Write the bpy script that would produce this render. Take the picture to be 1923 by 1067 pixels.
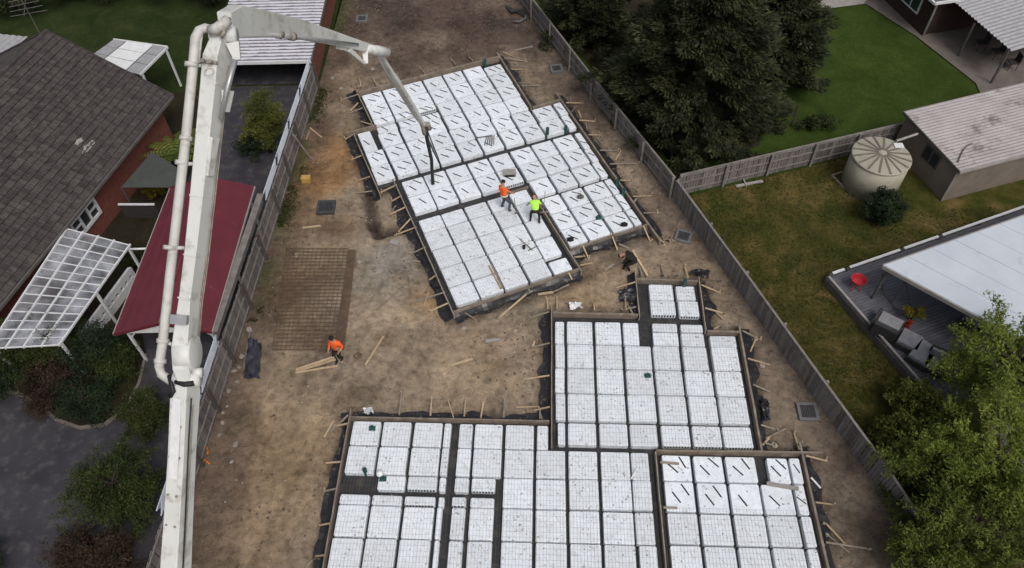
import bpy, bmesh, math, random
import numpy as np
from mathutils import Vector, Matrix, Quaternion
random.seed(7); RNG = np.random.RandomState(11)
for o in list(bpy.data.objects): bpy.data.objects.remove(o, do_unlink=True)
SC = bpy.context.scene
COL = SC.collection

# ------------------------------------------------------------------ camera
IW, IH = 1923.0, 1067.0
PITCH, ROLL, FPX, CAMH = math.radians(50.967), math.radians(-1.240), 1472.16, 27.60
cd = bpy.data.cameras.new('camera'); cam = bpy.data.objects.new('camera', cd); COL.objects.link(cam)
cd.sensor_fit = 'HORIZONTAL'; cd.sensor_width = 36.0; cd.lens = 36.0 * FPX / IW
cd.clip_start = 0.2; cd.clip_end = 900
fw = Vector((0, math.cos(PITCH), -math.sin(PITCH))); up = Vector((0, math.sin(PITCH), math.cos(PITCH))); rt = Vector((1, 0, 0))
cr, sr = math.cos(ROLL), math.sin(ROLL)
rt2 = rt * cr + up * sr; up2 = -rt * sr + up * cr
M = Matrix(((rt2.x, up2.x, -fw.x, 0), (rt2.y, up2.y, -fw.y, 0), (rt2.z, up2.z, -fw.z, CAMH), (0, 0, 0, 1)))
cam.matrix_world = M
SC.camera = cam

def ray(px, py):
    u = px - IW / 2; v = py - IH / 2
    u, v = u * cr + v * sr, -u * sr + v * cr
    return np.array([u / FPX, math.cos(PITCH) - v / FPX * math.sin(PITCH), -math.sin(PITCH) - v / FPX * math.cos(PITCH)])
def U(px, py, z=0.0):
    D = ray(px, py); t = (z - CAMH) / D[2]
    return np.array([D[0] * t, D[1] * t, z])
def atZ(px, py, Z): return ray(px, py) * Z + np.array([0, 0, CAMH])
A = np.array

# ------------------------------------------------------------------ world, sun, exposure
wd = bpy.data.worlds.new('World'); SC.world = wd; wd.use_nodes = True
SUN_EL, SUN_AZ = math.radians(55), math.radians(152)      # azimuth measured from +Y towards +X
nt = wd.node_tree; nt.nodes.clear()
sk = nt.nodes.new('ShaderNodeTexSky'); sk.sky_type = 'NISHITA'; sk.sun_disc = False
sk.sun_elevation = SUN_EL; sk.sun_rotation = SUN_AZ; sk.air_density = 1.0; sk.dust_density = 6.0; sk.ozone_density = 0.6
hs = nt.nodes.new('ShaderNodeHueSaturation'); hs.inputs['Saturation'].default_value = 0.55
bg = nt.nodes.new('ShaderNodeBackground'); bg.inputs[1].default_value = 0.118
wo = nt.nodes.new('ShaderNodeOutputWorld')
nt.links.new(sk.outputs[0], hs.inputs['Color']); nt.links.new(hs.outputs[0], bg.inputs[0]); nt.links.new(bg.outputs[0], wo.inputs[0])
sl = bpy.data.lights.new('sun', 'SUN'); sun = bpy.data.objects.new('sun', sl); COL.objects.link(sun)
sl.energy = 1.15; sl.angle = math.radians(24); sl.color = (1.0, 0.985, 0.965)
sdir = Vector((math.sin(SUN_AZ) * math.cos(SUN_EL), math.cos(SUN_AZ) * math.cos(SUN_EL), math.sin(SUN_EL)))
sun.rotation_euler = sdir.to_track_quat('Z', 'Y').to_euler(); sun.location = (0, 0, 60)
SC.view_settings.view_transform = 'Standard'; SC.view_settings.look = 'None'
SC.view_settings.gamma = 1.0; SC.view_settings.exposure = 0.06; SC.view_settings.use_curve_mapping = False
SC.render.engine = 'CYCLES'; SC.render.resolution_x = 1024; SC.render.resolution_y = 568

# ------------------------------------------------------------------ materials
def srgb(r, g, b):
    f = lambda c: (c / 255 / 12.92) if c / 255 <= .04045 else ((c / 255 + .055) / 1.055) ** 2.4
    return (f(r), f(g), f(b), 1)
def lin(r, g, b): return (r, g, b, 1)
MATS = {}
class NT:
    def __init__(s, m):
        s.t = m.node_tree; s.t.nodes.clear()
        s.b = s.n('ShaderNodeBsdfPrincipled'); o = s.n('ShaderNodeOutputMaterial'); s.l(s.b.outputs[0], o.inputs[0])
    def n(s, k, **kw):
        q = s.t.nodes.new(k)
        for a, v in kw.items(): setattr(q, a, v)
        return q
    def l(s, a, b): s.t.links.new(a, b)
    def noise(s, vec, scale, detail=5, rough=.55, dist=0):
        q = s.n('ShaderNodeTexNoise'); q.inputs['Scale'].default_value = scale; q.inputs['Detail'].default_value = detail
        q.inputs['Roughness'].default_value = rough; q.inputs['Distortion'].default_value = dist
        if vec is not None: s.l(vec, q.inputs['Vector'])
        return q.outputs[0]
    def ramp(s, fac, stops):
        q = s.n('ShaderNodeValToRGB'); e = q.color_ramp.elements
        while len(e) < len(stops): e.new(.5)
        for i, (p, c) in enumerate(stops): e[i].position = p; e[i].color = c
        s.l(fac, q.inputs[0]); return q.outputs[0]
    def mix(s, fac, a, b, mode='MIX'):
        q = s.n('ShaderNodeMix', data_type='RGBA', blend_type=mode)
        for sock, v in ((q.inputs[0], fac), (q.inputs[6], a), (q.inputs[7], b)):
            if hasattr(v, 'links'): s.l(v, sock)
            else: sock.default_value = v
        return q.outputs[2]
    def math(s, op, a, b=None, clamp=False):
        q = s.n('ShaderNodeMath', operation=op); q.use_clamp = clamp
        for i, v in enumerate((a, b)):
            if v is None: continue
            if hasattr(v, 'links'): s.l(v, q.inputs[i])
            else: q.inputs[i].default_value = v
        return q.outputs[0]
    def bump(s, h, strength=.3, dist=.02):
        q = s.n('ShaderNodeBump'); q.inputs['Strength'].default_value = strength; q.inputs['Distance'].default_value = dist
        s.l(h, q.inputs['Height']); s.l(q.outputs[0], s.b.inputs['Normal'])
    def coord(s, rand=False, stretch=None):
        t = s.n('ShaderNodeTexCoord').outputs['Object']
        if rand:
            oi = s.n('ShaderNodeObjectInfo'); v = s.n('ShaderNodeVectorMath', operation='SCALE'); v.inputs[0].default_value = (37, 91, 53)
            s.l(oi.outputs['Random'], v.inputs['Scale'])
            a = s.n('ShaderNodeVectorMath', operation='ADD'); s.l(t, a.inputs[0]); s.l(v.outputs[0], a.inputs[1]); t = a.outputs[0]
        if stretch:
            m = s.n('ShaderNodeMapping'); m.inputs['Scale'].default_value = stretch; s.l(t, m.inputs[0]); t = m.outputs[0]
        return t
    def rnd(s): return s.n('ShaderNodeObjectInfo').outputs['Random']

def mat(name, c1, c2=None, scale=4, rough=.8, bump=0, bscale=30, metal=0, spec=.3, rand=False, stretch=None, vary=0, detail=6, lo=.3, hi=.7, dirt=None):
    if name in MATS: return MATS[name]
    m = bpy.data.materials.new(name); m.use_nodes = True; t = NT(m)
    v = t.coord(rand, stretch); c2 = c2 or tuple(x * .8 for x in c1[:3]) + (1,)
    f = t.noise(v, scale, detail)
    col = t.ramp(f, [(lo, c1), (hi, c2)])
    if dirt:
        f2 = t.noise(v, dirt[1], 8, .65)
        k = t.ramp(f2, [(dirt[2], (0, 0, 0, 1)), (dirt[3], (1, 1, 1, 1))])
        col = t.mix(k, col, dirt[0])
    if vary:
        k = t.ramp(t.rnd(), [(0, (1 - vary,) * 3 + (1,)), (1, (1 + vary,) * 3 + (1,))])
        col = t.mix(1.0, col, k, 'MULTIPLY')
    t.l(col, t.b.inputs['Base Color'])
    t.b.inputs['Roughness'].default_value = rough; t.b.inputs['Metallic'].default_value = metal
    t.b.inputs['Specular IOR Level'].default_value = spec
    if bump: t.bump(t.noise(v, bscale, 6), bump, .02)
    MATS[name] = m; return m

def mat_leaf(name, c1, c2, c3, scale=.8, trans=.25):
    m = bpy.data.materials.new(name); m.use_nodes = True; t = NT(m)
    v = t.coord(); f = t.noise(v, scale, 4); g = t.noise(v, 9, 2)
    col = t.ramp(f, [(.3, c1), (.5, c2), (.72, c3)])
    k = t.ramp(g, [(.25, (.55, .55, .55, 1)), (.75, (1.35, 1.35, 1.35, 1))])
    col = t.mix(1.0, col, k, 'MULTIPLY')
    t.l(col, t.b.inputs['Base Color']); t.b.inputs['Roughness'].default_value = .6; t.b.inputs['Specular IOR Level'].default_value = .15
    tr = t.n('ShaderNodeBsdfTranslucent'); t.l(col, tr.inputs[0])
    mx = t.n('ShaderNodeMixShader'); mx.inputs[0].default_value = trans
    out = [n for n in t.t.nodes if n.type == 'OUTPUT_MATERIAL'][0]
    t.l(t.b.outputs[0], mx.inputs[1]); t.l(tr.outputs[0], mx.inputs[2]); t.l(mx.outputs[0], out.inputs[0])
    MATS[name] = m; return m

def mat_foam():
    m = bpy.data.materials.new('foam'); m.use_nodes = True; t = NT(m)
    v = t.coord(True)
    base = t.ramp(t.noise(v, 3, 5), [(.3, lin(.755, .80, .855)), (.7, lin(.65, .685, .72))])
    k = t.ramp(t.rnd(), [(0, (.86, .86, .855, 1)), (1, (1.02, 1.02, 1.02, 1))]); base = t.mix(1, base, k, 'MULTIPLY')
    # footprints and mud flecks
    vo = t.n('ShaderNodeTexVoronoi'); vo.inputs['Scale'].default_value = 5.5; vo.inputs['Randomness'].default_value = 1; t.l(v, vo.inputs['Vector'])
    big = t.noise(v, 2.2, 4)
    thr = t.math('MULTIPLY', t.ramp(big, [(.36, (0, 0, 0, 1)), (.62, (1, 1, 1, 1))]), .30)
    spot = t.math('LESS_THAN', vo.outputs['Distance'], thr)
    nz = t.math('GREATER_THAN', t.noise(v, 26, 3), .47)
    spot = t.math('MULTIPLY', spot, nz)
    base = t.mix(t.math('MULTIPLY', spot, .72), base, lin(.13, .12, .105))
    smear = t.ramp(t.noise(v, 4.0, 9, .75, 2.0), [(.50, (0, 0, 0, 1)), (.70, (1, 1, 1, 1))])
    base = t.mix(t.math('MULTIPLY', smear, .60), base, lin(.38, .365, .34))
    t.l(base, t.b.inputs['Base Color']); t.b.inputs['Roughness'].default_value = .75; t.b.inputs['Specular IOR Level'].default_value = .2
    t.bump(t.noise(v, 14, 6, .6), .25, .02)
    MATS['foam'] = m
mat_foam()

def mat_dirt():
    m = bpy.data.materials.new('dirt'); m.use_nodes = True; t = NT(m)
    v = t.coord(); at = t.n('ShaderNodeAttribute', attribute_name='tint').outputs['Color']
    n1 = t.noise(v, .55, 9, .66, .4); n2 = t.noise(v, 3.2, 8, .68, .5); n3 = t.noise(v, 24, 4, .7)
    k1 = t.ramp(n1, [(.26, (.46, .43, .42, 1)), (.5, (1, 1, 1, 1)), (.74, (1.42, 1.41, 1.38, 1))])
    k2 = t.ramp(n2, [(.28, (.52, .50, .48, 1)), (.5, (1, 1, 1, 1)), (.72, (1.40, 1.38, 1.34, 1))])
    k3 = t.ramp(n3, [(.3, (.74, .74, .74, 1)), (.7, (1.22, 1.22, 1.22, 1))])
    c = t.mix(1, at, k1, 'MULTIPLY'); c = t.mix(1, c, k2, 'MULTIPLY'); c = t.mix(1, c, k3, 'MULTIPLY')
    vo = t.n('ShaderNodeTexVoronoi'); vo.inputs['Scale'].default_value = 3.2; t.l(v, vo.inputs['Vector'])
    peb = t.math('LESS_THAN', vo.outputs['Distance'], t.math('MULTIPLY', t.ramp(t.noise(v, .5, 3), [(.45, (0, 0, 0, 1)), (.7, (1, 1, 1, 1))]), .16))
    c = t.mix(t.math('MULTIPLY', peb, .8), c, lin(.36, .32, .27))
    t.l(c, t.b.inputs['Base Color']); t.b.inputs['Roughness'].default_value = .95; t.b.inputs['Specular IOR Level'].default_value = .1
    h = t.math('ADD', t.math('MULTIPLY', n2, .7), t.math('MULTIPLY', n3, .4)); t.bump(h, 1.0, .09)
    MATS['dirt'] = m
mat_dirt()

def mat_grass(name, stops, scale=.5, fine=6):
    m = bpy.data.materials.new(name); m.use_nodes = True; t = NT(m)
    v = t.coord(); f = t.noise(v, scale, 8, .65, .6); c = t.ramp(f, stops)
    k = t.ramp(t.noise(v, fine, 6, .75), [(.28, (.70, .70, .66, 1)), (.72, (1.25, 1.24, 1.2, 1))]); c = t.mix(1, c, k, 'MULTIPLY')
    k = t.ramp(t.noise(v, 40, 3, .7), [(.28, (.85, .85, .85, 1)), (.72, (1.13, 1.13, 1.13, 1))]); c = t.mix(1, c, k, 'MULTIPLY')
    t.l(c, t.b.inputs['Base Color']); t.b.inputs['Roughness'].default_value = .95; t.b.inputs['Specular IOR Level'].default_value = .05
    t.bump(t.noise(v, 22, 6, .8), .8, .06); MATS[name] = m
mat_grass("lawn_green", [(.28, lin(.024, .042, .008)), (.5, lin(.036, .058, .012)), (.72, lin(.054, .076, .018))])
mat_grass('lawn_dry', [(.30, lin(.030, .042, .009)), (.44, lin(.052, .056, .013)), (.56, lin(.092, .078, .025)), (.70, lin(.17, .12, .052))], .45, 4)
mat_grass('lawn_dark', [(.3, lin(.016, .026, .009)), (.55, lin(.03, .042, .014)), (.75, lin(.052, .06, .022))], .6, 5)
mat_grass('bed_soil', [(.3, lin(.016, .015, .010)), (.55, lin(.032, .028, .018)), (.75, lin(.06, .045, .028))], .8, 6)
mat_grass('weeds', [(.3, lin(.03, .05, .013)), (.7, lin(.08, .11, .03))], .8, 6)

TIMBER = mat('pine', lin(.46, .36, .24), lin(.32, .23, .14), 6, .8, .3, 40, stretch=(1, 1, 4), vary=.2)
mat('form_timber', lin(.235, .195, .155), lin(.135, .105, .082), 3, .85, .35, 30, dirt=(lin(.30, .25, .20), 2.0, .5, .75))
mat('paling', lin(.195, .178, .172), lin(.10, .088, .084), 2.5, .9, .4, 25, stretch=(1, 1, .25), vary=.24, rand=True)
mat('rail', lin(.22, .20, .185), lin(.13, .115, .105), 3, .9, .3, 20)
mat('membrane', lin(.020, .021, .024), lin(.035, .034, .034), 3, .45, .5, 6, spec=.4, dirt=(lin(.10, .085, .07), 2.2, .52, .8))
mat('black_plastic', lin(.010, .010, .012), lin(.022, .022, .025), 5, .35, .8, 5, spec=.5, dirt=(lin(.10, .08, .065), 4, .55, .8))
mat('slot_dark', lin(.012, .013, .016), lin(.02, .02, .022), 5, .8)
mat('slot_grey', lin(.40, .40, .40), lin(.58, .59, .60), 5, .8)
mat('wire', lin(.16, .14, .13), lin(.10, .085, .075), 5, .6, metal=.2)
mat('rusty_wire', lin(.085, .058, .042), lin(.15, .10, .065), 4, .7)
mat('boom_white', lin(.61, .62, .60), lin(.54, .545, .515), 1.2, .42, spec=.4, dirt=(lin(.27, .25, .21), 1.8, .53, .74))
mat('boom_grey', lin(.30, .31, .32), lin(.40, .40, .40), 4, .35, metal=.5)
mat('pipe_paint', lin(.52, .52, .49), lin(.42, .41, .38), 2.5, .45, dirt=(lin(.24, .22, .19), 3, .55, .75))
mat('steel_dirty', lin(.17, .15, .13), lin(.30, .27, .23), 6, .6, .2, 20)
mat('rubber', lin(.012, .012, .013), lin(.02, .02, .021), 4, .5)
mat('roof_tile', lin(.068, .058, .056), lin(.030, .026, .026), 3.0, .85, .5, 18, vary=.24, rand=True, dirt=(lin(.13, .12, .105), 3.5, .58, .8))
mat('brick', lin(.19, .062, .045), lin(.11, .039, .029), 6, .9, .4, 15)
mat('brick_dark', lin(.045, .024, .02), lin(.03, .018, .016), 6, .9, .4, 15)
mat('white_paint', lin(.62, .63, .64), lin(.52, .52, .52), 4, .5)
mat('dark_glass', lin(.02, .023, .028), lin(.035, .038, .045), 2, .12, spec=.6)
mat('gutter', lin(.075, .07, .066), lin(.11, .10, .095), 3, .6)
mat('red_metal', lin(.125, .020, .029), lin(.095, .015, .022), 1.2, .45, spec=.4, dirt=(lin(.26, .20, .18), 3.5, .64, .85))
mat('asphalt', lin(.026, .025, .031), lin(.047, .045, .052), .7, .85, .5, 18, dirt=(lin(.085, .081, .084), 2.2, .50, .76))
mat('concrete', lin(.16, .14, .125), lin(.11, .095, .085), 1.5, .85, .2, 20)
mat('concrete_light', lin(.30, .285, .265), lin(.22, .205, .19), 3, .85, .2, 20)
mat('zinc', lin(.44, .45, .50), lin(.30, .30, .34), 1.0, .5, metal=.1, dirt=(lin(.13, .10, .095), 2.4, .53, .72), stretch=(.6, 1, 1))
mat('shed_roof', lin(.36, .335, .335), lin(.27, .25, .25), .9, .55, dirt=(lin(.10, .085, .08), .8, .56, .70))
mat('white_roof', lin(.50, .535, .585), lin(.43, .465, .52), .8, .4, dirt=(lin(.26, .28, .30), 1.8, .6, .85))
mat('shed_wall', lin(.20, .17, .145), lin(.15, .125, .105), 1.5, .8)
mat('tank', lin(.34, .325, .255), lin(.27, .255, .20), 1.5, .5, dirt=(lin(.17, .155, .12), 2.5, .55, .8))
mat('tank_rib', lin(.16, .15, .115), lin(.11, .10, .08), 3, .6)
mat('deck', lin(.115, .115, .13), lin(.08, .08, .092), 2, .6, vary=.15, rand=True)
mat('cushion', lin(.27, .27, .285), lin(.19, .19, .20), 4, .9)
mat('wicker', lin(.025, .024, .025), lin(.045, .042, .04), 8, .7)
mat('red_plastic', lin(.48, .035, .045), lin(.38, .025, .035), 3, .4)
mat('hedge_dark', lin(.01, .014, .006), lin(.02, .026, .01), 2, .9)
mat('bark', lin(.05, .038, .028), lin(.03, .022, .017), 5, .9, .6, 12)
mat('skin', lin(.42, .23, .155), lin(.36, .19, .13), 5, .6)
mat('orange_hi', lin(.86, .13, .02), lin(.72, .095, .016), 6, .75, .3, 14)
mat('lime_hi', lin(.42, .80, .10), lin(.34, .68, .08), 6, .75, .3, 14)
mat('reflective', lin(.75, .70, .60), lin(.65, .62, .56), 6, .35)
mat('denim', lin(.055, .062, .078), lin(.085, .09, .105), 6, .9)
mat('black_cloth', lin(.011, .010, .010), lin(.02, .018, .017), 6, .9)
mat('olive_cloth', lin(.028, .028, .02), lin(.018, .018, .013), 6, .9)
mat('boot', lin(.03, .022, .017), lin(.02, .016, .013), 6, .8)
mat('tan_boot', lin(.30, .20, .11), lin(.22, .14, .08), 6, .8)
mat('teal', lin(.025, .085, .075), lin(.016, .06, .055), 5, .5)
mat('yellow_box', lin(.48, .31, .09), lin(.36, .22, .06), 4, .7)
mat('grate', lin(.05, .05, .052), lin(.09, .09, .095), 6, .6, metal=.3)
mat('pit_frame', lin(.10, .10, .105), lin(.15, .148, .148), 6, .7)
mat('tarp', lin(.020, .021, .030), lin(.042, .043, .058), 3, .35, .7, 6, spec=.5)
mat('stone', lin(.30, .27, .24), lin(.18, .155, .13), 5, .9, .3, 20, vary=.35, rand=True)
mat('white_plastic', lin(.70, .71, .72), lin(.60, .60, .60), 5, .45)
mat('orange_plastic', lin(.55, .17, .03), lin(.45, .13, .025), 5, .5)
mat('lattice', lin(.48, .52, .58), lin(.38, .41, .46), 3, .6)
mat('sail', lin(.055, .062, .055), lin(.042, .048, .042), 3, .85)

def mat_garage():
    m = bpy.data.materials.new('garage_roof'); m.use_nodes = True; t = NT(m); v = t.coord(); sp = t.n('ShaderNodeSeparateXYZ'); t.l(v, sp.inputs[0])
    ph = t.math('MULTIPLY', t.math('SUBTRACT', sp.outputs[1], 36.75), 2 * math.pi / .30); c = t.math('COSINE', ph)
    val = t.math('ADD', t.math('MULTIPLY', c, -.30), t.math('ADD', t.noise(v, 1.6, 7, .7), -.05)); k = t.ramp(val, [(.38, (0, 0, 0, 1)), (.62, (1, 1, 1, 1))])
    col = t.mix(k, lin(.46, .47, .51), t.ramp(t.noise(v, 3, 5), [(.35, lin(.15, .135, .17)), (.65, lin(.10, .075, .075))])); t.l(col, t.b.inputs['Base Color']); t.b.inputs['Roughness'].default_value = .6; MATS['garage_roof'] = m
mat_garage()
mat('post_dark', lin(.06, .05, .047), lin(.09, .078, .072), 3, .9, .3, 20)
def mat_poly():
    m = bpy.data.materials.new('polycarbonate'); m.use_nodes = True; t = NT(m)
    v = t.coord()
    c = t.ramp(t.noise(v, 1.2, 6), [(.35, lin(.36, .37, .39)), (.7, lin(.74, .76, .80))]); t.l(c, t.b.inputs['Base Color'])
    t.b.inputs['Roughness'].default_value = .35
    tr = t.n('ShaderNodeBsdfTransparent'); tr.inputs[0].default_value = (.75, .77, .8, 1)
    mx = t.n('ShaderNodeMixShader'); t.l(t.ramp(t.noise(v, .9, 5), [(.36, (.10, .10, .10, 1)), (.72, (.52, .52, .52, 1))]), mx.inputs[0])
    out = [n for n in t.t.nodes if n.type == 'OUTPUT_MATERIAL'][0]
    t.l(tr.outputs[0], mx.inputs[1]); t.l(t.b.outputs[0], mx.inputs[2]); t.l(mx.outputs[0], out.inputs[0]); MATS['polycarbonate'] = m
mat_poly()
mat_leaf('leaf_conifer', lin(.014, .018, .009), lin(.034, .040, .019), lin(.078, .084, .036), .9, .10)
mat_leaf('leaf_bright', lin(.085, .118, .02), lin(.17, .215, .04), lin(.28, .32, .075), .5, .45)
mat_leaf('leaf_lime', lin(.05, .06, .012), lin(.10, .112, .022), lin(.16, .165, .04), .8, .3)
mat_leaf('leaf_mid', lin(.02, .032, .01), lin(.04, .055, .015), lin(.07, .085, .025), .9, .25)
mat_leaf('leaf_dark', lin(.010, .018, .009), lin(.018, .03, .013), lin(.035, .05, .022), 1.2, .15)
mat_leaf('leaf_olive', lin(.022, .030, .008), lin(.042, .054, .014), lin(.078, .088, .024), 1.0, .3)
mat_leaf('leaf_red', lin(.022, .015, .010), lin(.042, .028, .018), lin(.075, .05, .032), 1.0, .2)
mat_leaf('leaf_yellow', lin(.09, .09, .015), lin(.16, .14, .02), lin(.26, .20, .03), 1.0, .3)
mat_leaf('leaf_fern', lin(.05, .075, .012), lin(.09, .12, .025), lin(.15, .175, .04), 1.0, .3)
mat_leaf('leaf_olive2', lin(.055, .074, .017), lin(.115, .145, .029), lin(.20, .23, .055), .5, .4)
mat_leaf('flower_red', lin(.30, .02, .015), lin(.40, .05, .02), lin(.45, .12, .02), 1.0, .2)

# ------------------------------------------------------------------ mesh builder
class MB:
    def __init__(s): s.v = []; s.f = []; s.m = []; s.k = 0
    def add(s, vs, fs):
        n = len(s.v); s.v += [tuple(map(float, q)) for q in vs]; s.f += [tuple(i + n for i in f) for f in fs]; s.m += [s.k] * len(fs)
    def box(s, c, ax, ay, az, hx, hy, hz):
        c, ax, ay, az = map(lambda q: np.array(q, float), (c, ax, ay, az))
        vs = [c + sx * hx * ax + sy * hy * ay + sz * hz * az for sz in (-1, 1) for sx, sy in ((-1, -1), (1, -1), (1, 1), (-1, 1))]
        s.add(vs, [(3, 2, 1, 0), (4, 5, 6, 7), (0, 1, 5, 4), (1, 2, 6, 5), (2, 3, 7, 6), (3, 0, 4, 7)])
    def abox(s, x0, x1, y0, y1, z0, z1): s.box(((x0 + x1) / 2, (y0 + y1) / 2, (z0 + z1) / 2), (1, 0, 0), (0, 1, 0), (0, 0, 1), (x1 - x0) / 2, (y1 - y0) / 2, (z1 - z0) / 2)
    def beam(s, p0, p1, w, h, upv=(0, 0, 1), w1=None, h1=None):
        p0, p1 = A(p0, float), A(p1, float); d = p1 - p0; d /= max(np.linalg.norm(d), 1e-9)
        u_ = A(upv, float); sd = np.cross(d, u_)
        if np.linalg.norm(sd) < 1e-4: sd = np.cross(d, A((0, 1, 0.)))
        sd /= np.linalg.norm(sd); u_ = np.cross(sd, d)
        w1 = w if w1 is None else w1; h1 = h if h1 is None else h1; vs = []
        for p, ww, hh in ((p0, w, h), (p1, w1, h1)):
            vs += [p - sd * ww / 2 - u_ * hh / 2, p + sd * ww / 2 - u_ * hh / 2, p + sd * ww / 2 + u_ * hh / 2, p - sd * ww / 2 + u_ * hh / 2]
        s.add(vs, [(0, 1, 2, 3), (7, 6, 5, 4), (0, 4, 5, 1), (1, 5, 6, 2), (2, 6, 7, 3), (3, 7, 4, 0)])
    def path(s, pts, secs, upv):            # chamfered box girder along a polyline
        pts = [A(p, float) for p in pts]; rings = []
        for i, p in enumerate(pts):
            d = pts[min(i + 1, len(pts) - 1)] - pts[max(i - 1, 0)]; d /= np.linalg.norm(d)
            sd = np.cross(d, A(upv[i] if isinstance(upv, list) else upv, float)); sd /= np.linalg.norm(sd); u_ = np.cross(sd, d)
            w, h = secs[i]; c = min(w, h) * .07
            rings.append([p + sd * a + u_ * b for a, b in ((-w/2 + c, -h/2), (w/2 - c, -h/2), (w/2, -h/2 + c), (w/2, h/2 - c), (w/2 - c, h/2), (-w/2 + c, h/2), (-w/2, h/2 - c), (-w/2, -h/2 + c))])
        vs = [q for r in rings for q in r]; n = 8; fs = [tuple(range(n))[::-1], tuple(range((len(pts) - 1) * n, len(pts) * n))]
        for i in range(len(pts) - 1):
            for k in range(n): fs.append((i * n + k, i * n + (k + 1) % n, (i + 1) * n + (k + 1) % n, (i + 1) * n + k))
        s.add(vs, fs)
    def tube(s, pts, r, n=8, cap=True):
        pts = [A(p, float) for p in pts]; rs = r if isinstance(r, (list, tuple)) else [r] * len(pts); vs = []
        ref = None
        for i, p in enumerate(pts):
            d = pts[min(i + 1, len(pts) - 1)] - pts[max(i - 1, 0)]; d /= max(np.linalg.norm(d), 1e-9)
            if ref is None: ref = A((0, 0, 1.)) if abs(d[2]) < .9 else A((1., 0, 0))
            a = np.cross(d, ref); a /= np.linalg.norm(a); b = np.cross(d, a); ref = -b if False else ref
            vs += [p + rs[i] * (a * math.cos(t) + b * math.sin(t)) for t in (2 * math.pi * k / n for k in range(n))]
        fs = []
        for i in range(len(pts) - 1):
            for k in range(n): fs.append((i * n + k, (i + 1) * n + k, (i + 1) * n + (k + 1) % n, i * n + (k + 1) % n))
        if cap: fs += [tuple(range(n)), tuple(range((len(pts) - 1) * n, len(pts) * n))[::-1]]
        s.add(vs, fs)
    def prism(s, poly, z0, z1):             # polygon (ccw) extruded
        n = len(poly); vs = [(p[0], p[1], z0) for p in poly] + [(p[0], p[1], z1) for p in poly]
        fs = [tuple(range(n))[::-1], tuple(range(n, 2 * n))] + [(i, (i + 1) % n, n + (i + 1) % n, n + i) for i in range(n)]
        s.add(vs, fs)
    def sheet(s, c00, c10, c11, c01, th=.02):
        c = [A(q, float) for q in (c00, c10, c11, c01)]; nn = np.cross(c[1] - c[0], c[3] - c[0]); nn /= np.linalg.norm(nn)
        if nn[2] < 0: c = [c[0], c[3], c[2], c[1]]; nn = -nn
        s.add([q - nn * th for q in c] + c, [(3, 2, 1, 0), (4, 5, 6, 7), (0, 1, 5, 4), (1, 2, 6, 5), (2, 3, 7, 6), (3, 0, 4, 7)])
    def corr(s, c00, c10, c11, c01, pitch, amp, th=.012):   # corrugations run from c00 to c10, repeat towards c01
        c00, c10, c11, c01 = [A(q, float) for q in (c00, c10, c11, c01)]
        nn = np.cross(c10 - c00, c01 - c00); nn /= np.linalg.norm(nn)
        if nn[2] < 0: nn = -nn
        L = np.linalg.norm(c01 - c00); K = max(2, int(L / pitch * 6)); base = len(s.v)
        for lay in (0, -th):
            for i in range(K + 1):
                t = i / K; off = nn * (amp * math.cos(2 * math.pi * t * L / pitch) + lay)
                s.v += [tuple(c00 + (c01 - c00) * t + off), tuple(c10 + (c11 - c10) * t + off)]
        fs = []; o2 = 2 * (K + 1)
        for i in range(K):
            a = 2 * i; fs += [(a, a + 1, a + 3, a + 2), (o2 + a + 2, o2 + a + 3, o2 + a + 1, o2 + a), (a, a + 2, o2 + a + 2, o2 + a), (a + 3, a + 1, o2 + a + 1, o2 + a + 3)]
        fs += [(1, 0, o2, o2 + 1), (2 * K, 2 * K + 1, o2 + 2 * K + 1, o2 + 2 * K)]
        s.f += [tuple(base + q for q in f) for f in fs]; s.m += [s.k] * len(fs)
    def lathe(s, prof, c, n=24):
        vs = []; fs = []
        for (r, z) in prof: vs += [(c[0] + r * math.cos(2 * math.pi * k / n), c[1] + r * math.sin(2 * math.pi * k / n), c[2] + z) for k in range(n)]
        for i in range(len(prof) - 1):
            for k in range(n): fs.append((i * n + k, i * n + (k + 1) % n, (i + 1) * n + (k + 1) % n, (i + 1) * n + k))
        fs += [tuple(range(n))[::-1], tuple(range((len(prof) - 1) * n, len(prof) * n))]; s.add(vs, fs)
    def ball(s, c, rx, ry, rz, n=10, m=6, rot=None):
        vs = []; fs = []
        for i in range(m + 1):
            th = math.pi * i / m
            for k in range(n):
                q = A((rx * math.sin(th) * math.cos(2*math.pi*k/n), ry * math.sin(th) * math.sin(2*math.pi*k/n), rz * math.cos(th)))
                if rot is not None: q = rot @ q
                vs.append(A(c, float) + q)
        for i in range(m):
            for k in range(n): fs.append((i*n+k, (i+1)*n+k, (i+1)*n+(k+1) % n, i*n+(k+1) % n))
        s.add(vs, fs)
    def mesh(s, name, mats, smooth=False):
        me = bpy.data.meshes.new(name); me.from_pydata(s.v, [], s.f)
        for q in (mats if isinstance(mats, (list, tuple)) else [mats]): me.materials.append(MATS[q] if isinstance(q, str) else q)
        if any(s.m): me.polygons.foreach_set('material_index', s.m)
        if smooth: me.polygons.foreach_set('use_smooth', [True] * len(me.polygons))
        me.update(); return me

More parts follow.
